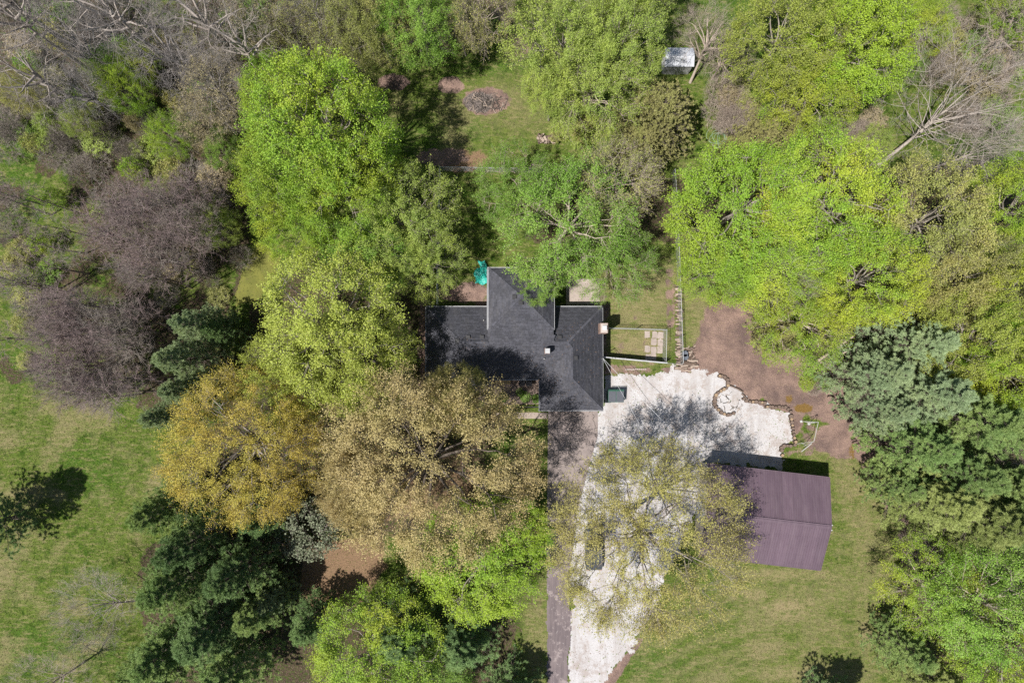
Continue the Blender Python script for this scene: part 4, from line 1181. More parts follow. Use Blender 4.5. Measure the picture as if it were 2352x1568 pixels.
def lobes(d, r_, k=7, amp=.16):
    """smooth bumps over the directions of a crown, so that its outline is uneven"""
    a = unit(r_.normal(size=(k, 3))); w = r_.normal(size=k)
    v = np.zeros(d.shape[:-1])
    for i in range(k): v = v + w[i] * np.exp(4.0 * ((d * a[i]).sum(-1) - 1))
    return 1 + amp * np.clip(v, -1.2, 1.0)
def broadleaf(seed, H=15.0, R=6.0, n1=16, n2=240, n3=9, nleaf=12, leaf=0.16, base=0.28, trunk_r=.26, flat=0.36, n4=0, drop=0.0, crown_c=.60, amp=.17, gap=.12, inner=.35, droop=.03, jit=.8, limb=1.0, clump=.26):
    r = np.random.default_rng(seed)
    rl = np.random.default_rng(seed + 500)
    C = np.array([0, 0, H * crown_c]); ax = np.array([R, R, H * flat])
    LA = unit(rl.normal(size=(9, 3))); LW = rl.normal(size=9)
    def env(d):
        v = np.zeros(d.shape[:-1])
        for i in range(9): v = v + LW[i] * np.exp(5.0 * ((d * LA[i]).sum(-1) - 1))
        return 1 + amp * np.clip(v, -1.3, .9)
    tb = np.array([[0, 0, 0.]]); tt = np.array([[r.normal() * .4, r.normal() * .4, H * .74]])
    tr = bez(tb, (tb + tt) / 2 + r.normal(size=(1, 3)) * [.3, .3, 0], tt, 9)
    trr = np.linspace(trunk_r * 1.2, trunk_r * .25, 9)[None]
    parts = [tubes(tr, trr, 8)]
    i = np.arange(n1) + .5
    cz = np.clip(1 - i / n1 * 1.2 + r.normal(size=n1) * .07, -.3, .97)
    th = i * 2.399963 + r.normal(size=n1) * .3
    sr = np.sqrt(1 - cz ** 2)
    dd = np.stack([sr * np.cos(th), sr * np.sin(th), cz], 1)
    q = (.60 + r.random(n1) * .25) * env(dd)
    tgt = C + dd * ax * q[:, None]
    hs = np.clip(base + (tgt[:, 2] / H - base) * .5 + r.normal(size=n1) * .04, base, .72)
    si = np.clip(hs / .74 * 8, 0, 7.99); k0 = si.astype(int); f = (si - k0)[:, None]
    st = tr[0][k0] * (1 - f) + tr[0][k0 + 1] * f
    ctrl = st * .45 + tgt * .55 + r.normal(size=(n1, 3)) * R * .13
    ctrl[:, 2] += -R * .02
    l1 = bez(st, ctrl, tgt, 10)
    wv = np.cumsum(r.normal(size=l1.shape), axis=1) * R * .018
    l1 = l1 + wv * np.linspace(0, 1, 10)[None, :, None]
    len1 = np.linalg.norm(tgt - st, axis=1)
    r1 = trunk_r * (.26 + .2 * len1 / len1.max()) * limb
    rad1 = r1[:, None] * np.linspace(1, .14, 10)[None]
    parts.append(tubes(l1, rad1, 5))
    # boughs: ends spread through the crown's shell, each joined to the nearest limb
    m = int(n2 * 1.3)
    d = unit(r.normal(size=(m, 3))); d = d[d[:, 2] > -.45]
    while len(d) < n2:
        e_ = unit(r.normal(size=(m, 3))); d = np.concatenate([d, e_[e_[:, 2] > -.45]])
    d = d[:n2]
    # push apart a little
    for _ in range(6):
        D = d[:, None] - d[None]; dist = np.linalg.norm(D, axis=-1) + np.eye(len(d)) * 9
        d = unit(d + (D / dist[..., None] ** 3).sum(1) * .0025)
    d = d[d[:, 2] > -.5]; n2_ = len(d)
    deep = np.where(r.random(n2_) < inner, r.uniform(.45, .85, n2_), r.uniform(.84, 1.0, n2_))
    E = C + d * ax * (deep * env(d))[:, None]
    # open gaps
    hole = unit(rl.normal(size=(10, 3)))
    hv = ((d[:, None] * hole[None]).sum(-1) > 1 - gap * .12).any(1)
    ok = ~(hv & (r.random(n2_) < .75)); E = E[ok]; d = d[ok]
    pts = l1[:, 2:].reshape(-1, 3); prd = rad1[:, 2:].reshape(-1)
    DD = np.linalg.norm((E[:, None] - pts[None]) * [1, 1, .8], axis=-1) + .9 * np.linalg.norm((pts - C) / ax, axis=-1)[None] * R * .35
    near = np.argmin(DD, 1)
    P0 = pts[near]; ln = np.linalg.norm(E - P0, axis=1)[:, None]
    mid = P0 * .5 + E * .5 + r.normal(size=P0.shape) * ln * .12; mid[:, 2] -= ln[:, 0] * .10
    l2 = bez(P0, mid, E, 7)
    l2 = l2 + np.cumsum(r.normal(size=l2.shape), axis=1) * .02 * ln[:, None] * np.linspace(0, 1, 7)[None, :, None]
    rad2 = np.clip(prd[near] * .6, .02, .028 + .012 * ln[:, 0])[:, None] * np.linspace(1, .28, 7)[None]
    parts.append(tubes(l2, rad2, 4))
    def children(L, RD, n, t0, lr, w, npts, rmin, rmax, upb=.35):
        B_, m_, _ = L.shape
        t = t0 + (1 - t0) * ((np.arange(n)[None] + r.random((B_, n))) / n) ** .75
        s = t * (m_ - 1); k = np.clip(s.astype(int), 0, m_ - 2); f = (s - k)[..., None]
        bi = np.arange(B_)[:, None]
        p = L[bi, k] * (1 - f) + L[bi, k + 1] * f
        tg = unit(L[bi, k + 1] - L[bi, k])
        o_ = unit((p - C) / ax)
        dv = unit(o_ * w[0] + tg * w[1] + r.normal(size=p.shape) * w[2] + np.array([0, 0, upb]))
        l_ = (lr[0] + (lr[1] - lr[0]) * r.random((B_, n)))
        e = p + dv * l_[..., None]
        mid = (p + e) / 2 + r.normal(size=p.shape) * l_[..., None] * .12; mid[..., 2] -= droop * l_
        rr_ = (RD[bi, k] * (1 - f[..., 0]) + RD[bi, k + 1] * f[..., 0]).reshape(-1)
        return bez(p.reshape(-1, 3), mid.reshape(-1, 3), e.reshape(-1, 3), npts), np.clip(rr_ * .65, rmin, rmax)
    cl = R * clump
    l3, p3 = children(l2, rad2, n3, .45, (cl * .35, cl * .9), (.5, .55, .6), 4, .012, .03)
    rad3 = p3[:, None] * np.linspace(1, .45, 4)[None]
    parts.append(tubes(l3, rad3, 3))
    last = l3
    if n4:
        l4, p4 = children(l3, rad3, n4, .1, (cl * .25, cl * .6), (.35, .5, .6), 3, .008, .016)
        rad4 = p4[:, None] * np.linspace(1, .6, 3)[None]
        parts.append(tubes(l4, rad4, 3))
        last = l4
    TV, TF = join(parts)
    LV = LF = None
    if nleaf:
        B_, m_, _ = last.shape
        keep = r.random(B_) >= drop
        last = last[keep]; B_ = len(last)
        t = .15 + .95 * r.random((B_, nleaf)) ** .8
        s = np.clip(t, 0, 1) * (m_ - 1); k = np.clip(s.astype(int), 0, m_ - 2); f = (s - k)[..., None]; bi = np.arange(B_)[:, None]
        p = last[bi, k] * (1 - f) + last[bi, k + 1] * f
        p = p + r.normal(size=p.shape) * leaf * jit
        o_ = unit((p - C) / ax)
        nrm = unit(r.normal(size=p.shape) * .70 + o_ * .45 + np.array([0, 0, .45]))
        dv = unit(r.normal(size=p.shape) + o_ * .5 + np.array([0, 0, -.2]))
        n_ = p.reshape(-1, 3); L = leaf * (.65 + .7 * r.random(len(n_)))
        LV, LF = quads_at(n_, nrm.reshape(-1, 3), dv.reshape(-1, 3), L, L * .72)
    return (TV, TF), (LV, LF)

def conifer(seed, H=15.0, R=4.2, step=.62, nb=6, tufts=7, ntuft=9, nl=.24, nw=.035, base=.10, power=.85, upt=.10, sub=6):
    r = np.random.default_rng(seed)
    tr = np.stack([np.cumsum(r.normal(size=10) * .03), np.cumsum(r.normal(size=10) * .03), np.linspace(0, H, 10)], 1)[None]
    parts = [tubes(tr, np.linspace(.24, .025, 10)[None], 7)]
    zs = np.arange(H * base, H * .985, step)
    P = []; E = []
    for z in zs:
        f = 1 - z / H
        L = R * f ** power * 1.0 + .25
        n = nb if f > .12 else max(3, nb - 2)
        a0 = r.random() * 6.28
        for k in range(n):
            a = a0 + k * 2 * math.pi / n + r.normal() * .18
            l = L * (.62 + .46 * r.random())
            zz = z + r.normal() * step * .3
            P.append((0, 0, zz)); E.append((math.cos(a) * l, math.sin(a) * l, zz + l * (upt + .25 * (1 - f) + r.normal() * .05)))
    P = np.array(P); E = np.array(E)
    mid = (P + E) / 2; mid[:, 2] -= np.linalg.norm(E - P, axis=1) * .06
    l1 = bez(P, mid, E, 7)
    LL = np.linalg.norm(E - P, axis=1)
    parts.append(tubes(l1, (.012 + .012 * LL)[:, None] * np.linspace(1, .25, 7)[None], 4))
    # side shoots lie flat-ish
    B_ = len(l1)
    t = .25 + .75 * (np.arange(sub)[None] + r.random((B_, sub))) / sub
    s = t * 6; k = np.clip(s.astype(int), 0, 5); f = (s - k)[..., None]; bi = np.arange(B_)[:, None]
    p = l1[bi, k] * (1 - f) + l1[bi, k + 1] * f
    tg = unit(E - P)[:, None] * np.ones_like(p)
    side = unit(np.cross(tg, np.array([0, 0, 1.]))) * np.where(r.random((B_, sub, 1)) > .5, 1, -1)
    d = unit(tg * .75 + side * (.7 + .3 * r.random((B_, sub, 1))) + r.normal(size=p.shape) * .15 + np.array([0, 0, .12]))
    ln = (LL[:, None] * (.12 + .26 * r.random((B_, sub))) * (1.15 - .6 * t) + .12)[..., None]
    e = p + d * ln
    l2 = bez(p.reshape(-1, 3), ((p + e) / 2).reshape(-1, 3), e.reshape(-1, 3), 3)
    parts.append(tubes(l2, np.full((len(l2), 3), .012), 3))
    TV, TF = join(parts)
    # needle tufts along the shoots and branch ends
    src = np.concatenate([l2[:, 1:].reshape(-1, 2, 3), l1[:, -2:]])
    B2 = len(src)
    t = r.random((B2, tufts))[..., None]
    c = src[:, :1] * (1 - t) + src[:, 1:] * t + r.normal(size=(B2, tufts, 3)) * .05
    dd = unit(src[:, 1:] - src[:, :1]) * np.ones_like(c)
    c = c.reshape(-1, 3); dd = dd.reshape(-1, 3)
    c = np.repeat(c, ntuft, 0); dd = np.repeat(dd, ntuft, 0)
    nd = unit(dd * .7 + r.normal(size=c.shape) * .65 + np.array([0, 0, .25]))
    L = nl * (.6 + .7 * r.random(len(c)))[:, None]
    sdv = unit(np.cross(nd, r.normal(size=c.shape))) * nw / 2
    V = np.stack([c - sdv, c + sdv, c + nd * L], 1).reshape(-1, 3)
    return (TV, TF), (V, np.arange(len(V)).reshape(-1, 3))

TREES = {}
def reg(key, gen, H, R):
    (tv, tf), (lv, lf) = gen
    tm = np_mesh('trunk', tv, [tf], BARK_GREY, smooth=True)
    lm = np_mesh('crown', lv, [lf], L_GREEN) if lv is not None else None
    TREES[key] = (tm, lm, H, R)
for k in range(3):
    reg('dense%d' % k, broadleaf(10 + k, 15, 6, 20, 300, 9, 26, .125, jit=1.25, inner=.25, gap=.08), 15, 6)
for k in range(2):
    reg('airy%d' % k, broadleaf(20 + k, 15, 6.5, 17, 280, 9, 23, .125, jit=1.25, drop=.06, gap=.16, amp=.22), 15, 6.5)
for k in range(2):
    reg('sparse%d' % k, broadleaf(30 + k, 16, 8, 26, 500, 10, 26, .10, jit=1.5, gap=.09, flat=.33, trunk_r=.32, base=.24, clump=.22, amp=.16), 16, 8)
reg('olive0', broadleaf(37, 16, 8.5, 24, 460, 11, 23, .105, flat=.34, trunk_r=.24, base=.22, drop=.06, clump=.24, gap=.12, amp=.2, jit=1.4), 16, 8.5)
for k in range(3):
    reg('bare%d' % k, broadleaf(40 + k, 15, 5, 15, 110, 7, 0, .2, base=.18, trunk_r=.24, n4=4, amp=.3, clump=.42, inner=.5, limb=1.5), 15, 5)
for k in range(3):
    reg('sapling%d' % k, broadleaf(50 + k, 12, 1.7, 6, 34, 6, 0, .2, base=.15, trunk_r=.085, n4=3, flat=.40, crown_c=.60, clump=.60, inner=.5), 12, 1.7)
reg('fan', broadleaf(45, 15, 6, 26, 150, 7, 0, .2, base=.12, trunk_r=.16, n4=3, amp=.3, clump=.36, inner=.3, limb=.75, crown_c=.62), 15, 6)
reg('tallbare', broadleaf(46, 18, 4.5, 11, 70, 7, 0, .2, base=.35, trunk_r=.26, n4=3, amp=.35, clump=.45, inner=.5, limb=1.5, crown_c=.68, flat=.30), 18, 4.5)
reg('budding', broadleaf(60, 13, 4.4, 14, 160, 8, 5, .11, base=.25, trunk_r=.16, n4=3, drop=.2, clump=.36), 13, 4.4)
for k in range(3):
    reg('pine%d' % k, conifer(70 + k, 15, 4.4, .66, 6, 8, 12, .24, .042, sub=8, upt=.22, power=.75), 15, 4.4)
for k in range(2):
    reg('cedar%d' % k, conifer(80 + k, 8, 3.2, .34, 9, 5, 6, .15, .07, base=.04, power=.6, upt=.55, sub=7), 8, 3.2)
for k in range(2):
    reg('shrub%d' % k, broadleaf(90 + k, 3, 1.6, 10, 90, 7, 8, .11, base=.08, trunk_r=.04, flat=.45, crown_c=.52, clump=.35), 3, 1.6)
reg('twiggy', broadleaf(95, 3, 1.8, 12, 90, 7, 0, .14, base=.06, trunk_r=.04, flat=.45, crown_c=.52, n4=3, clump=.45, inner=.6), 3, 1.8)
print('TRIS', sum((len(t.loops) - 2 * len(t.polygons)) + ((len(l.loops) - 2 * len(l.polygons)) if l else 0) for t, l, _, _ in TREES.values()))

rot_rng = random.Random(99)
def tree(key, vx, vy, rv, H, leafm, label, cat='tree', name='tree', bark=None, group=None, rot=None, cc=.62, base_at=None, lean=None, ry=None):
    tm, lm, H0, R0 = TREES[key]
    hc = H * cc
    R = rv * K * (CAM_H - hc) / CAM_H
    x, y = G(vx, vy, hc)
    o = thing(name, label, cat, group, (x, y, 0))
    rz = rot_rng.uniform(0, 6.28) if rot is None else rot
    o.rotation_euler = (0, 0, rz)
    if lean is not None:
        bx, by = G(*base_at)
        o.location = (bx, by, 0)
        dx, dy = x - bx, y - by
        M = Matrix.Rotation(math.atan2(math.hypot(dx, dy), hc), 4, Vector((-dy, dx, 0)).normalized()) @ Matrix.Rotation(rz, 4, 'Z')
        o.rotation_euler = M.to_euler()
    o.scale = (R / R0, (ry if ry else rv) / rv * R / R0, H / H0)
    t = link('trunk', tm, o)
    if bark is not None:
        t.material_slots[0].link = 'OBJECT'; t.material_slots[0].material = bark
    if lm is not None:
        c = link('crown', lm, o); c.material_slots[0].link = 'OBJECT'; c.material_slots[0].material = leafm
    return o

# ---- named broadleaf trees
T = tree
T('dense0', 740, 290, 165, 19, L_BRIGHT, 'big bright green tree at the left edge of the glade, casting the dark shadow')
T('dense1', 655, 400, 120, 16, L_BRIGHT, 'bright lime-green tree touching the bare thicket, left of the glade')
T('dense2', 795, 430, 130, 16, L_BRIGHT, 'yellow-tinged bright tree just south of the big glade tree')
T('dense0', 655, 225, 95, 14, L_LIME, 'lime-green tree at the upper left corner of the bright grove')
T('dense1', 690, 520, 90, 13, L_BRIGHT, 'green tree at the lower tip of the bright grove')
T('airy0', 930, 500, 125, 13, L_PALE, 'pale olive-green tree covering the left back-yard fence')
T('airy1', 850, 580, 110, 12, L_GREEN, 'mid-green tree between the bright grove and the yellow-green tree')
T('airy0', 972, 598, 86, 11, L_PALE, 'loose pale tree just northwest of the house and teal tarp')
T('airy1', 1300, 500, 165, 13, L_GREEN, 'large green tree in the back yard behind the house', bark=BARK_PALE)
T('airy0', 1190, 440, 100, 11, L_GREEN, 'green tree overhanging the back fence below the glade', bark=BARK_PALE)
T('airy0', 1400, 590, 100, 11, L_GREEN, 'loose green tree northeast of the house with pale bare limbs', bark=BARK_PALE)
T('budding', 1415, 420, 95, 12, L_OLIVEGREEN, 'half-bare olive-yellow tree between the cedar and the large back-yard tree', bark=BARK_PALE)
T('airy1', 1240, 640, 62, 8, L_GREEN, 'small green tree reaching over the rear wing roof', bark=BARK_PALE)
T('dense2', 760, 748, 172, 16, L_YELLOWGREEN, 'large yellow-green tree west of the house', bark=BARK_GREY)
T('dense2', 820, 830, 130, 14, L_YELLOWGREEN, 'yellow-green tree against the west side of the house')
T('airy0', 660, 860, 105, 14, L_YELLOWGREEN, 'yellow-green tree between the blue-green pines and the west-side tree')
T('sparse0', 570, 1020, 180, 17, L_GOLD, 'golden-leaved tree on the edge of the meadow', bark=BARK_GREY)
T('sparse1', 975, 1070, 236, 19, L_TAN, 'huge tan-leaved tree in front of the house', bark=BARK_DARK, rot=1.0)
T('sparse0', 1045, 915, 85, 15, L_OLIVE, 'olive-tan tree leaning over the front roof edge', bark=BARK_DARK)
T('sparse0', 835, 1120, 100, 15, L_TAN, 'tan-leaved tree at the lower left of the huge tan tree', bark=BARK_DARK)
T('dense1', 1110, 1290, 140, 11, L_LIME, 'lime-green tree beside the driveway below the tan tree')
T('airy1', 1195, 1215, 75, 9, L_LIME, 'small lime-green tree overhanging the driveway edge')
T('olive0', 1490, 1240, 228, 18, L_OLIVE, 'wide olive-leaved tree over the gravel drive, ground showing through', bark=BARK_GREY, rot=.4)
T('dense1', 858, 1508, 144, 12, L_BRIGHT, 'green tree at the bottom left of the drive')
T('dense1', 980, 1560, 100, 9, L_GREEN, 'darker green tree at the bottom edge beside the green one')
T('dense0', 1700, 480, 160, 14, L_LIME, 'large bright tree right of the back lawn strip')
T('dense2', 1900, 465, 150, 17, L_BRIGHT, 'bright green tree below the fallen-looking bare tree')
T('dense1', 1800, 600, 135, 12, L_BRIGHT, 'green tree above the bare soil patch')
T('dense2', 1655, 615, 92, 10, L_BRIGHT, 'green tree at the lower left of the eastern grove')
T('airy0', 1850, 740, 110, 12, L_BRIGHT, 'yellow-green tree reaching over the soil patch', bark=BARK_PALE)
T('dense0', 1990, 640, 120, 16, L_BRIGHT, 'bright tree in the middle of the eastern grove')
T('airy1', 2140, 510, 150, 15, L_OLIVEGREEN, 'olive-yellow tree below the grey bare tree')
T('airy0', 2230, 640, 120, 14, L_OLIVEGREEN, 'dull olive tree in the eastern grove')
T('dense1', 2330, 480, 110, 15, L_BRIGHT, 'bright green tree at the right edge, upper')
T('dense2', 2240, 770, 120, 14, L_YELLOWGREEN, 'yellow-green tree above the eastern pines')
T('dense0', 2345, 700, 110, 15, L_BRIGHT, 'bright green tree at the right edge, middle')
T('dense1', 2330, 850, 110, 15, L_BRIGHT, 'bright green tree at the right edge, next to the pines')
T('dense0', 1960, 120, 130, 15, L_LIME, 'bright green tree at the top right of the shed')
T('dense2', 1800, 90, 125, 15, L_YELLOWGREEN, 'yellow-green tree right of the small white shed')
T('airy0', 1870, 210, 115, 13, L_BRIGHT, 'green tree above the juniper slope')
T('dense1', 1990, 20, 110, 14, L_LIME, 'bright tree on the top edge of the right-hand grove')
T('airy0', 1300, 100, 130, 15, L_PALE, 'tall pale green tree at the top centre')
T('airy1', 1415, 100, 112, 15, L_PALE, 'pale yellow-green tree left of the white shed')
T('airy0', 1365, 200, 112, 14, L_PALE, 'pale green tree above the cedar', bark=BARK_PALE)
T('airy1', 1270, 210, 75, 12, L_PALE, 'small pale tree beside the burn pile')
T('airy1', 1460, -20, 95, 15, L_PALE, 'pale green tree on the top edge above the shed')
T('dense1', 965, 50, 95, 14, L_GREEN, 'green tree on the top edge above the glade')
T('airy0', 860, 60, 95, 14, L_OLIVEGREEN, 'olive-green tree on the top edge left of the green one')
T('budding', 1110, 20, 80, 14, L_OLIVEGREEN, 'half-bare tree on the top edge between two green ones', bark=BARK_PALE)
T('airy0', 2150, 1345, 112, 11, L_BRIGHT, 'green tree at the corner of the mown lawn', bark=BARK_PALE)
T('airy1', 2260, 1400, 150, 14, L_GREEN, 'large green tree in the lower right corner', bark=BARK_PALE)
T('dense2', 2330, 1530, 130, 13, L_BRIGHT, 'bright green tree in the bottom right corner')
T('airy0', 2345, 1320, 80, 10, L_GREEN, 'green tree at the right edge below the light pines')
T('dense1', 2110, 60, 70, 9, L_BRIGHT, 'bright low tree at the top right, left of the tangled brush')
T('dense0', 2350, 20, 80, 10, L_BRIGHT, 'bright green tree in the top right corner')
# ---- small green ones in the bare wood
for (a, b, r_, h, m, l) in ((285, 205, 55, 9, L_LIME, 'bright green understory tree among the grey bare trees'),
                            (395, 310, 52, 9, L_LIME, 'bright green understory tree at the edge of the purple thicket'),
                            (250, 150, 50, 8, L_GREEN, 'mid-green understory tree under the long grey trunk'),
                            (320, 140, 45, 8, L_BRIGHT, 'yellow-green understory tree near the crossing trunks'),
                            (510, 345, 42, 7, L_GREEN, 'small loose green tree beside the bright grove'),
                            (500, 520, 50, 8, L_PALE, 'pale leafy sapling below the purple thicket'),
                            (60, 210, 50, 8, L_OLIVEGREEN, 'olive understory tree by the left edge'),
                            (590, 80, 50, 8, L_GREEN, 'green understory tree in the upper wood'),
                            (640, 90, 45, 8, L_OLIVEGREEN, 'olive understory tree in the upper wood'),
                            (180, 275, 40, 7, L_PALE, 'pale understory tree above the meadow corner'),
                            (740, 50, 55, 9, L_OLIVEGREEN, 'loose olive tree near the top edge'),
                            (2080, 150, 45, 6, L_GREEN, 'low green tree under the tangle of the grey bare tree'),
                            (2010, 330, 40, 5, L_PALE, 'pale bush at the foot of the grey bare tree')):
    T('airy0', a, b, r_, h, m, l, name='young_tree')
# ---- pines
pines = [(475, 750, 58, 12, L_PINEBLUE, 'blue-green pine nearest the mown strip'), (440, 825, 60, 12, L_PINEBLUE, 'blue-green pine in the middle of the western pine row'),
         (445, 895, 56, 11, L_PINEBLUE, 'blue-green pine above the golden tree'), (395, 955, 46, 10, L_PINEBLUE, 'blue-green pine at the meadow end of the western row'),
         (520, 760, 45, 9, L_PINEDARK, 'dark shaded pine behind the blue-green row'),
         (400, 1160, 75, 13, L_PINE, 'dark green pine below the golden tree'), (470, 1230, 85, 15, L_PINEDARK, 'tall dark pine in the lower left stand'),
         (430, 1320, 90, 14, L_PINE, 'broad pine in the lower left stand beside the dead birch'), (560, 1300, 80, 13, L_PINEDARK, 'dark pine in the middle of the lower left stand'),
         (600, 1390, 70, 10, L_PINE, 'lower pine with a light tip in the lower left stand'), (500, 1430, 95, 13, L_PINEDARK, 'dark pine south of the dead birch'),
         (400, 1480, 90, 12, L_PINE, 'pine near the bottom edge of the meadow'), (540, 1530, 90, 12, L_PINE, 'pine on the bottom edge of the lower left stand'),
         (635, 1365, 46, 8, L_PINEBLUE, 'small bluish pine in the deep shade'), (610, 1180, 60, 10, L_PINEDARK, 'dark pine in the gap below the golden tree'),
         (350, 1550, 80, 12, L_PINE, 'pine in the bottom left beside the meadow'),
         (1990, 860, 80, 12, L_PINEBLUE, 'grey-green pine beside the leaning dead trunk'), (2080, 790, 80, 13, L_PINEBLUE, 'grey-green pine under the olive trees'),
         (2100, 900, 95, 14, L_PINEBLUE, 'large grey-green pine right of the soil patch'), (2010, 940, 70, 11, L_PINEBLUE, 'pale grey-green pine above the orange puddle'),
         (2200, 960, 100, 15, L_PINE, 'tall green pine in the eastern stand'), (2290, 980, 90, 15, L_PINE, 'green pine at the right edge of the stand'),
         (2080, 1020, 85, 13, L_PINE, 'green pine beside the swing set'), (2170, 1080, 90, 14, L_PINE, 'green pine in the middle of the eastern stand'),
         (2280, 1110, 90, 13, L_PINE, 'green pine below the right edge pine'), (2050, 1110, 60, 9, L_PINE, 'low pine nearest the barn'),
         (2120, 1140, 96, 13, L_PINELIGHT, 'light yellowish-green pine beside the lawn'), (2220, 1180, 105, 14, L_PINELIGHT, 'light pine with rusty tips'),
         (2325, 1195, 92, 14, L_PINE, 'green pine at the right edge above the leafy tree'), (2190, 800, 65, 11, L_CEDAR, 'olive conifer behind the grey-green pines'),
         (2070, 1480, 62, 9, L_PINE, 'pine at the lower right corner of the lawn'), (2130, 1550, 70, 10, L_PINELIGHT, 'light pine on the bottom edge, right'),
         (1920, 1640, 75, 10, L_PINEDARK, 'dark pine poking up at the bottom edge of the lawn'), (1165, 1600, 75, 8, L_PINEDARK, 'dark conifer top at the bottom edge beside the drive'),
         (930, 1440, 95, 11, L_PINEDARK, 'dark conifer in the shade below the lime-green tree'), (1060, 1470, 85, 9, L_PINEDARK, 'dark low conifer left of the drive'),
         (-60, 1215, 85, 14, L_PINEDARK, 'dark pine at the left edge of the meadow'), (720, 1420, 60, 9, L_PINEDARK, 'shaded conifer between the pine stand and the green tree')]
for i, (a, b, r_, h, m, l) in enumerate(pines):
    T('pine%d' % (i % 3), a, b, r_ * 1.12, h, m, l, name='pine_tree', cc=.45, bark=BARK_DARK)
for i, (a, b, r_, h, m, l) in enumerate([(1500, 285, 100, 10, L_CEDAR, 'dense olive cedar below the white shed'), (1460, 350, 70, 8, L_CEDAR, 'olive cedar leaning against the half-bare tree'),
                                         (1740, 315, 60, 7, L_CEDAR, 'olive cedar on the brushy slope'), (1800, 290, 55, 6, L_CEDAR, 'small olive cedar right of the brushy slope'),
                                         (1690, 350, 40, 5, L_CEDAR, 'low cedar at the top of the lawn strip'), (1780, 760, 60, 6, L_CEDAR, 'olive evergreen at the edge of the soil patch'),
                                         (2110, 680, 50, 8, L_CEDAR, 'dark olive cedar among the leafy trees'), (2280, 870, 60, 9, L_CEDAR, 'olive cedar above the right-edge pine')]):
    T('cedar%d' % (i % 2), a, b, r_, h, m, l, name='cedar_tree', cc=.45, bark=BARK_DARK)
T('shrub0', 712, 1225, 68, 5, L_GREY, 'grey-green rounded small tree in the dark gap', name='small_tree')

# ---- bare trees
bares = [(60, 60, 90, 15, 'leftmost grey bare tree in the top left corner'), (160, 90, 95, 15, 'grey bare tree in the top left wood'), (270, 50, 95, 16, 'tall grey bare tree near the top edge'),
         (370, 100, 105, 16, 'large grey bare tree with crossing limbs'), (470, 50, 90, 15, 'grey bare tree on the top edge, mid left'), (480, 180, 90, 14, 'pale bare tree above the purple thicket'),
         (90, 190, 80, 13, 'twiggy bare tree on the left edge'), (180, 210, 80, 13, 'grey bare tree above the meadow corner'), (560, 110, 80, 14, 'bare tree left of the bright grove'),
         (730, 30, 80, 13, 'bare tree on the top edge above the bright grove'), (30, 0, 90, 16, 'bare tree cut by the top left corner')]
for i, (a, b, r_, h, l) in enumerate(bares):
    T(('tallbare', 'bare%d' % (i % 3))[i % 2], a, b, r_ * (1.1 if i % 2 == 0 else .9), h * (1.2 if i % 2 == 0 else 1), None, l, name='bare_tree', bark=(BARK_BONE, BARK_SILVER)[i % 2])
for i, (a, b, r_, h, m, l) in enumerate([(520, 210, 80, 12, L_BUFF, 'buff-budded tree between the grey and the bright trees'), (600, 30, 80, 12, L_BUFF, 'buff-budded tree on the top edge'),
                                      
                                      (680, 90, 70, 11, L_OLIVEGREEN, 'thin olive-budded tree in the upper wood'), (790, 90, 70, 12, L_OLIVEGREEN, 'thin olive-budded tree at the head of the glade'),
                                      (470, 280, 60, 9, L_BUFF, 'buff-budded tree on the thicket edge'),
                                      (1060, 60, 60, 10, L_OLIVEGREEN, 'thin budding tree at the top of the glade'), (780, 5, 80, 12, L_OLIVEGREEN, 'budding tree cut by the top edge')]):
    T('budding', a, b, r_, h, m, l, name='budding_tree', bark=BARK_GREY)
T('fan', 1795, 640, 62, 12.5, None, 'pale dead limbs showing between the green trees of the eastern grove', name='bare_tree', bark=BARK_BONE)
T('fan', 2215, 225, 175, 14, None, 'big pale grey bare tree leaning to the upper right', name='bare_tree', bark=BARK_BONE, base_at=(2018, 378), lean=True)
T('fan', 2270, 340, 80, 10, None, 'smaller pale bare tree below the big leaning one', name='bare_tree', bark=BARK_BONE, base_at=(2100, 400), lean=True)
T('bare0', 1625, 75, 70, 9, None, 'crooked pale bare tree beside the white shed', name='bare_tree', bark=BARK_PALE, base_at=(1585, 190), lean=True)
T('bare1', 1665, 140, 55, 7, None, 'smaller bare tree right of the crooked one', name='bare_tree', bark=BARK_PALE)
T('bare2', 2330, 70, 90, 11, None, 'tangled brown bare tree at the top right', name='bare_tree', bark=BARK_PALE)
T('fan', 225, 1390, 85, 9, None, 'dead white birch leaning out over the meadow', name='bare_tree', bark=BARK_BONE, base_at=(345, 1375), lean=True)
T('fan', 120, 1570, 80, 8, None, 'bare tree at the bottom left corner', name='bare_tree', bark=BARK_PALE)
T('bare0', 2340, 1060, 50, 10, None, 'bare twiggy tree between the pines at the right edge', name='bare_tree', bark=BARK_PALE)
T('bare1', 2000, 900, 50, 8, None, 'pale bare tree standing in the grey-green pines', name='bare_tree', bark=BARK_PALE)
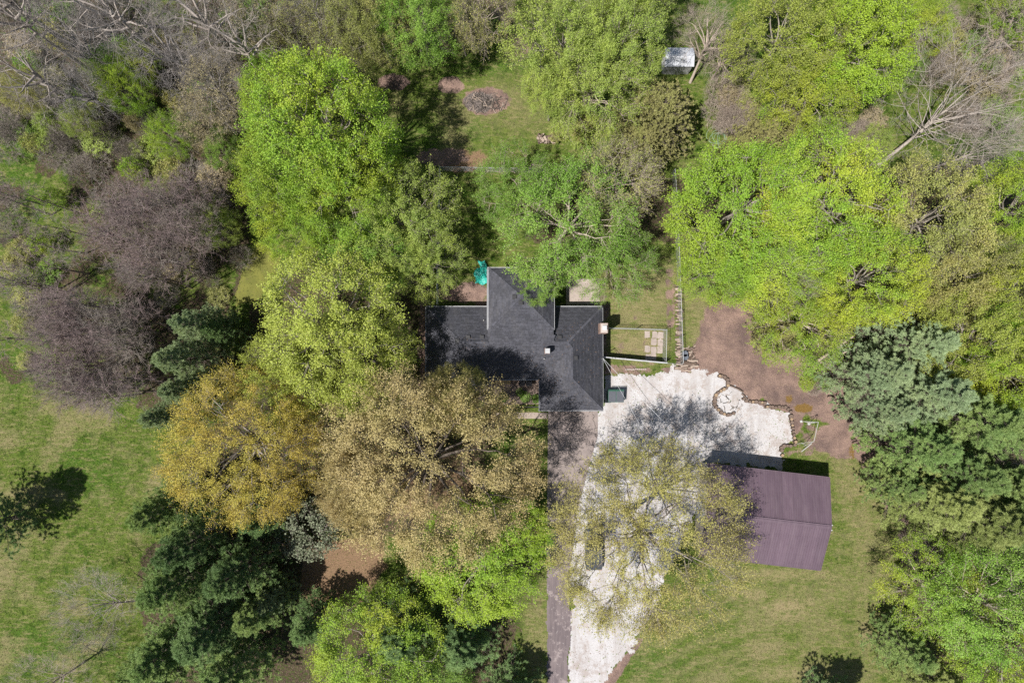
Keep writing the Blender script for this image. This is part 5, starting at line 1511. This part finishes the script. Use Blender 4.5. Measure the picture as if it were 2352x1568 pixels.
# ---- saplings thicket (purple-brown), countable poles
sap = random.Random(17)
thick = [(300, 400), (470, 420), (480, 560), (420, 640), (330, 640), (230, 560), (240, 430)]
thick2 = [(120, 700), (330, 680), (350, 760), (330, 900), (230, 930), (120, 880)]
thick3 = [(-10, 430), (200, 440), (220, 700), (140, 860), (-10, 860)]
def in_poly(p_, P): return sdist(np.array([p_[0]]), np.array([p_[1]]), P)[0] > 0
cnt = 0
for P, nn, zn in ((thick, 46, 'upper'), (thick2, 46, 'lower'), (thick3, 20, 'thin left-hand')):
    xs = [q[0] for q in P]; ys = [q[1] for q in P]; k = 0
    while k < nn:
        q = (sap.uniform(min(xs), max(xs)), sap.uniform(min(ys), max(ys)))
        if not in_poly(q, P): continue
        k += 1; cnt += 1
        T('sapling%d' % (cnt % 3), q[0], q[1], sap.uniform(30, 48), sap.uniform(9, 13.5), None, 'slender leafless %s sapling in the %s part of the bare western thicket' % (('purple-brown', 'purple-brown', 'grey')[cnt % 3], zn), name='sapling', cat='sapling',
          bark=(BARK_PURPLE, BARK_PURPLE, BARK_GREY)[cnt % 3], group='leafless saplings in the western thicket')
for k, (a, b) in enumerate(((300, 390), (230, 480), (180, 880), (90, 560), (60, 640), (330, 560), (120, 460), (150, 820))):
    T('shrub%d' % (k % 2), a, b, 26, 3.5, (L_BRIGHT, L_PALE, L_OLIVEGREEN)[k % 3], ('bright green', 'pale green', 'olive-green')[k % 3] + ' leafy shrub among the bare western saplings', name='shrub', cat='shrub', group='leafy shrubs in the western thicket')
# ---- shrubs and brush
br = random.Random(23)
brush_spots = []
def brush(poly, n, keys, mats, rr, hh, label, group, bark=BARK_PALE):
    xs = [q[0] for q in poly]; ys = [q[1] for q in poly]; k = 0
    while k < n:
        q = (br.uniform(min(xs), max(xs)), br.uniform(min(ys), max(ys)))
        if not in_poly(q, poly): continue
        k += 1
        ky = br.choice(keys); mt = br.choice(mats)
        adj = 'leafless' if ky == 'twiggy' else {'leaf_green': 'green-leaved', 'leaf_olivegreen': 'olive-leaved', 'leaf_buff': 'buff-leaved', 'leaf_pale': 'pale-leaved', 'leaf_bright': 'bright-leaved'}[mt.name]
        T(ky, q[0], q[1], br.uniform(*rr), br.uniform(*hh), mt, adj + ' ' + label, name='shrub', cat='shrub', group=group, bark=bark)
brush([(1630, 190), (1700, 200), (1730, 270), (1690, 320), (1640, 270)], 16, ['twiggy', 'shrub0', 'twiggy'], [L_BUFF, L_OLIVEGREEN], (22, 38), (1.5, 3), 'brush on the slope below the crooked bare tree', 'brush below the crooked tree')
brush([(1880, 300), (2010, 260), (2040, 340), (1960, 380), (1890, 360)], 18, ['twiggy', 'shrub1', 'twiggy'], [L_BUFF, L_PALE], (22, 36), (1.5, 3), 'brush at the foot of the grey bare tree', 'brush by the grey bare tree')
brush([(2060, 40), (2352, 30), (2352, 200), (2250, 200), (2120, 170), (2060, 110)], 34, ['twiggy', 'shrub0', 'shrub1', 'twiggy'], [L_BUFF, L_GREEN, L_OLIVEGREEN, L_GREEN], (22, 42), (1.5, 4), 'tangled brush in the top right corner', 'brush in the top right corner')
brush([(0, 0), (560, 0), (560, 330), (400, 330), (200, 250), (0, 240)], 48, ['twiggy', 'shrub0', 'shrub1', 'twiggy'], [L_BUFF, L_OLIVEGREEN, L_GREEN, L_OLIVEGREEN], (24, 44), (1.5, 4), 'low brush under the grey bare trees of the top left wood', 'brush in the top left wood', BARK_GREY)
brush([(0, 210), (250, 250), (420, 320), (560, 330), (560, 600), (490, 560), (480, 420), (280, 400), (210, 400), (0, 330)], 46, ['twiggy', 'shrub0', 'twiggy', 'shrub1'], [L_BUFF, L_OLIVEGREEN, L_GREEN, L_PALE], (20, 40), (1.2, 3.5), 'tangled brush between the grey wood and the purple thicket', 'brush around the purple thicket', BARK_GREY)
brush([(0, 480), (90, 480), (140, 860), (0, 860)], 16, ['twiggy', 'shrub0'], [L_OLIVEGREEN, L_GREEN], (18, 34), (1, 2.5), 'low brush along the left edge above the meadow', 'brush by the left edge', BARK_GREY)
brush([(400, 580), (500, 620), (500, 690), (380, 690)], 8, ['twiggy', 'shrub1'], [L_OLIVEGREEN, L_BUFF], (14, 28), (.8, 2), 'low brush beside the murky water strip', 'brush by the water strip', BARK_GREY)
brush([(560, 0), (1180, 0), (1150, 80), (800, 130), (620, 120)], 30, ['twiggy', 'shrub0', 'shrub1'], [L_BUFF, L_OLIVEGREEN, L_GREEN], (24, 40), (1.5, 4), 'low brush along the top edge above the glade', 'brush above the glade', BARK_GREY)
brush([(1250, 280), (1380, 260), (1400, 330), (1330, 350)], 5, ['shrub0', 'twiggy'], [L_PALE, L_OLIVEGREEN], (20, 30), (1.5, 2.5), 'small bush behind the heap of wood blocks', 'bushes behind the wood blocks')
brush([(1830, 820), (1900, 810), (1920, 870), (1870, 900), (1840, 880)], 8, ['shrub1', 'twiggy'], [L_GREEN, L_BRIGHT], (12, 20), (.8, 1.6), 'low weeds at the foot of the leaning dead trunk', 'weeds by the dead trunk')
brush([(2040, 1230), (2200, 1230), (2200, 1300), (2060, 1290)], 7, ['twiggy'], [L_BUFF], (16, 28), (1, 2), 'brush in the shade at the lawn corner', 'brush at the lawn corner')
brush([(2180, 250), (2352, 200), (2352, 300), (2220, 300)], 12, ['shrub0', 'twiggy'], [L_GREEN, L_PALE], (20, 34), (1.5, 3), 'bush behind the crown of the grey bare tree', 'bushes behind the grey bare tree')
brush([(1180, 885), (1235, 905), (1230, 928), (1120, 930)], 6, ['shrub1'], [L_GREEN], (9, 14), (.6, 1.0), 'small foundation shrub at the front edge of the porch', 'shrubs at the porch edge')
# leaning dead trunks right of the soil patch
for k, (a, b, h, rr) in enumerate((((1868, 836), (1960, 772), 3.2, .16), ((1872, 838), (1950, 805), 2.2, .11))):
    p0 = GV(*a); p1 = GV(*b, h); mb = MB(); mb.bar(p0, p1, rr * 2, n=8, w2=rr * 1.2)
    rr_ = random.Random(k)
    for j in range(6):
        q = p0.lerp(p1, .3 + .1 * j); e = q + Vector((rr_.uniform(-1, 1.2), rr_.uniform(-1, .8), rr_.uniform(0, 1))); mb.bar(q, e, .06, n=5, w2=.02)
    tag(mb.build('dead_trunk', m_drywood), ('longer', 'shorter')[k] + ' of two dead trunks leaning out of the grey-green pines', 'dead trunk')

# ------------------------------------------------------------------ grass tufts and fallen twigs (stuff)
def scatter_blades(name, n, wfun, size, mat, seed, spread=.75):
    r = np.random.default_rng(seed)
    x = r.uniform(-60, 60, n * 3); y = r.uniform(-40, 44, n * 3)
    vx, vy = ground_to_view(x, y)
    i = np.clip(((x - GX0) / STEP).astype(int), 0, nx - 1); j = np.clip(((y - GY0) / STEP).astype(int), 0, ny - 1)
    w = wfun(vx, vy, idx[j, i])
    m = r.random(len(x)) < w
    m &= (vx > -60) & (vx < 2412) & (vy > -60) & (vy < 1628)
    x, y = x[m][:n], y[m][:n]; n = len(x)
    c = np.stack([x, y, np.zeros(n)], 1)
    L = size * (.5 + r.random(n))
    d = unit(np.stack([r.normal(size=n) * spread, r.normal(size=n) * spread, np.ones(n)], 1)) * L[:, None]
    s = unit(np.stack([r.normal(size=n), r.normal(size=n), np.zeros(n)], 1)) * (size * .16)
    V = np.stack([c - s, c + s, c + d], 1).reshape(-1, 3)
    V[:, 2] = np.maximum(V[:, 2], .004)
    return link(name, np_mesh(name, V, [np.arange(len(V)).reshape(-1, 3)], mat), kind='stuff')
solid = [GRAVEL, [(979, 700), (1395, 700), (1395, 945), (979, 885)], [(1118, 610), (1275, 610), (1275, 710), (1118, 710)], [(1254, 930), (1376, 930), (1310, 1300), (1310, 1640), (1254, 1640)],
         [(1600, 1060), (1880, 1090), (1860, 1290), (1600, 1270)], [(1120, 940), (1260, 940), (1260, 964), (1120, 964)]]
def open_w(vx, vy, ii):
    w = np.ones(len(vx))
    for P in solid: w[sdist(vx, vy, P) > -3] = 0
    w *= 1 - np.clip(soil[ii] * 1.3, 0, 1)
    w *= 1 - .7 * needles[ii]
    return w
L_GRASS = leaf_mat('grass_blade', (0.085, 0.15, 0.018), (0.16, 0.18, 0.05), (0.10, 0.16, 0.022), trans=.25, patch=.4)
L_STRAW = leaf_mat('straw_blade', (0.29, 0.23, 0.13), (0.18, 0.14, 0.075), (0.22, 0.18, 0.09), trans=.2, patch=.4)
scatter_blades('grass', 150000, lambda a, b, i: open_w(a, b, i) * (1 - .75 * litter[i]) * (1 - .8 * dry[i]) * (.55 + .45 * (b > 850)) , .16, L_GRASS, 201)
scatter_blades('dry_grass', 90000, lambda a, b, i: open_w(a, b, i) * np.clip(dry[i] * 1.1 + .12, 0, 1), .16, L_STRAW, 202)
L_DEADLEAF = leaf_mat('dead_leaf', (0.23, 0.155, 0.11), (0.12, 0.08, 0.055), (0.18, 0.12, 0.08), trans=.15, patch=.4)
scatter_blades('leaf_litter', 80000, lambda a, b, i: np.where(open_w(a, b, i) > 0, litter[i], 0), .17, L_DEADLEAF, 203, 2.5)
# twigs and chips over the bare soil
scatter_blades('wood_chips', 14000, lambda a, b, i: np.where(sdist(a, b, GRAVEL) < -3, soil[i], 0), .13, L_STRAW, 204, 5.0)

def debris(name, polys_vp, n, size, mat, seed, zf, parent=None):
    r = np.random.default_rng(seed); P = np.concatenate([np.array(q) for q in polys_vp])
    x0, y0 = P.min(0); x1, y1 = P.max(0)
    vx = r.uniform(x0, x1, n * 3); vy = r.uniform(y0, y1, n * 3)
    m = np.zeros(len(vx), bool)
    for q in polys_vp: m |= sdist(vx, vy, q) > 2
    m &= r.random(len(vx)) < np.clip(vnoise(vx, vy, 60, 7) * 1.6 - .35, .03, 1)
    vx, vy = vx[m][:n], vy[m][:n]
    pts = [];
    for a, b in zip(vx, vy):
        x, y = G(a, b, 0 if zf is None else 3.4); z = .03 if zf is None else zf(x, y) + .045
        pts.append((x, y, z))
    c = np.array(pts); k = len(c)
    d = unit(np.stack([r.normal(size=k), r.normal(size=k), r.normal(size=k) * .25], 1))
    nn = unit(np.stack([r.normal(size=k) * .3, r.normal(size=k) * .3, np.ones(k)], 1))
    V, F_ = quads_at(c, nn, d, size * (.5 + r.random(k)), size * .5 * (.5 + r.random(k)))
    return link(name, np_mesh(name, V, [F_], mat), parent, kind='stuff')
debris('fallen_leaves', [GRAVEL], 2600, .10, L_DEADLEAF, 301, None)
debris('gravel_weeds', [GRAVEL], 900, .14, L_GRASS, 302, None)
debris('leaf_litter', [[(982, 760), (1236, 790), (1236, 868), (982, 878)], [(1245, 760), (1380, 720), (1380, 935), (1245, 935)]], 500, .09, L_DEADLEAF, 303, zroof, roof)
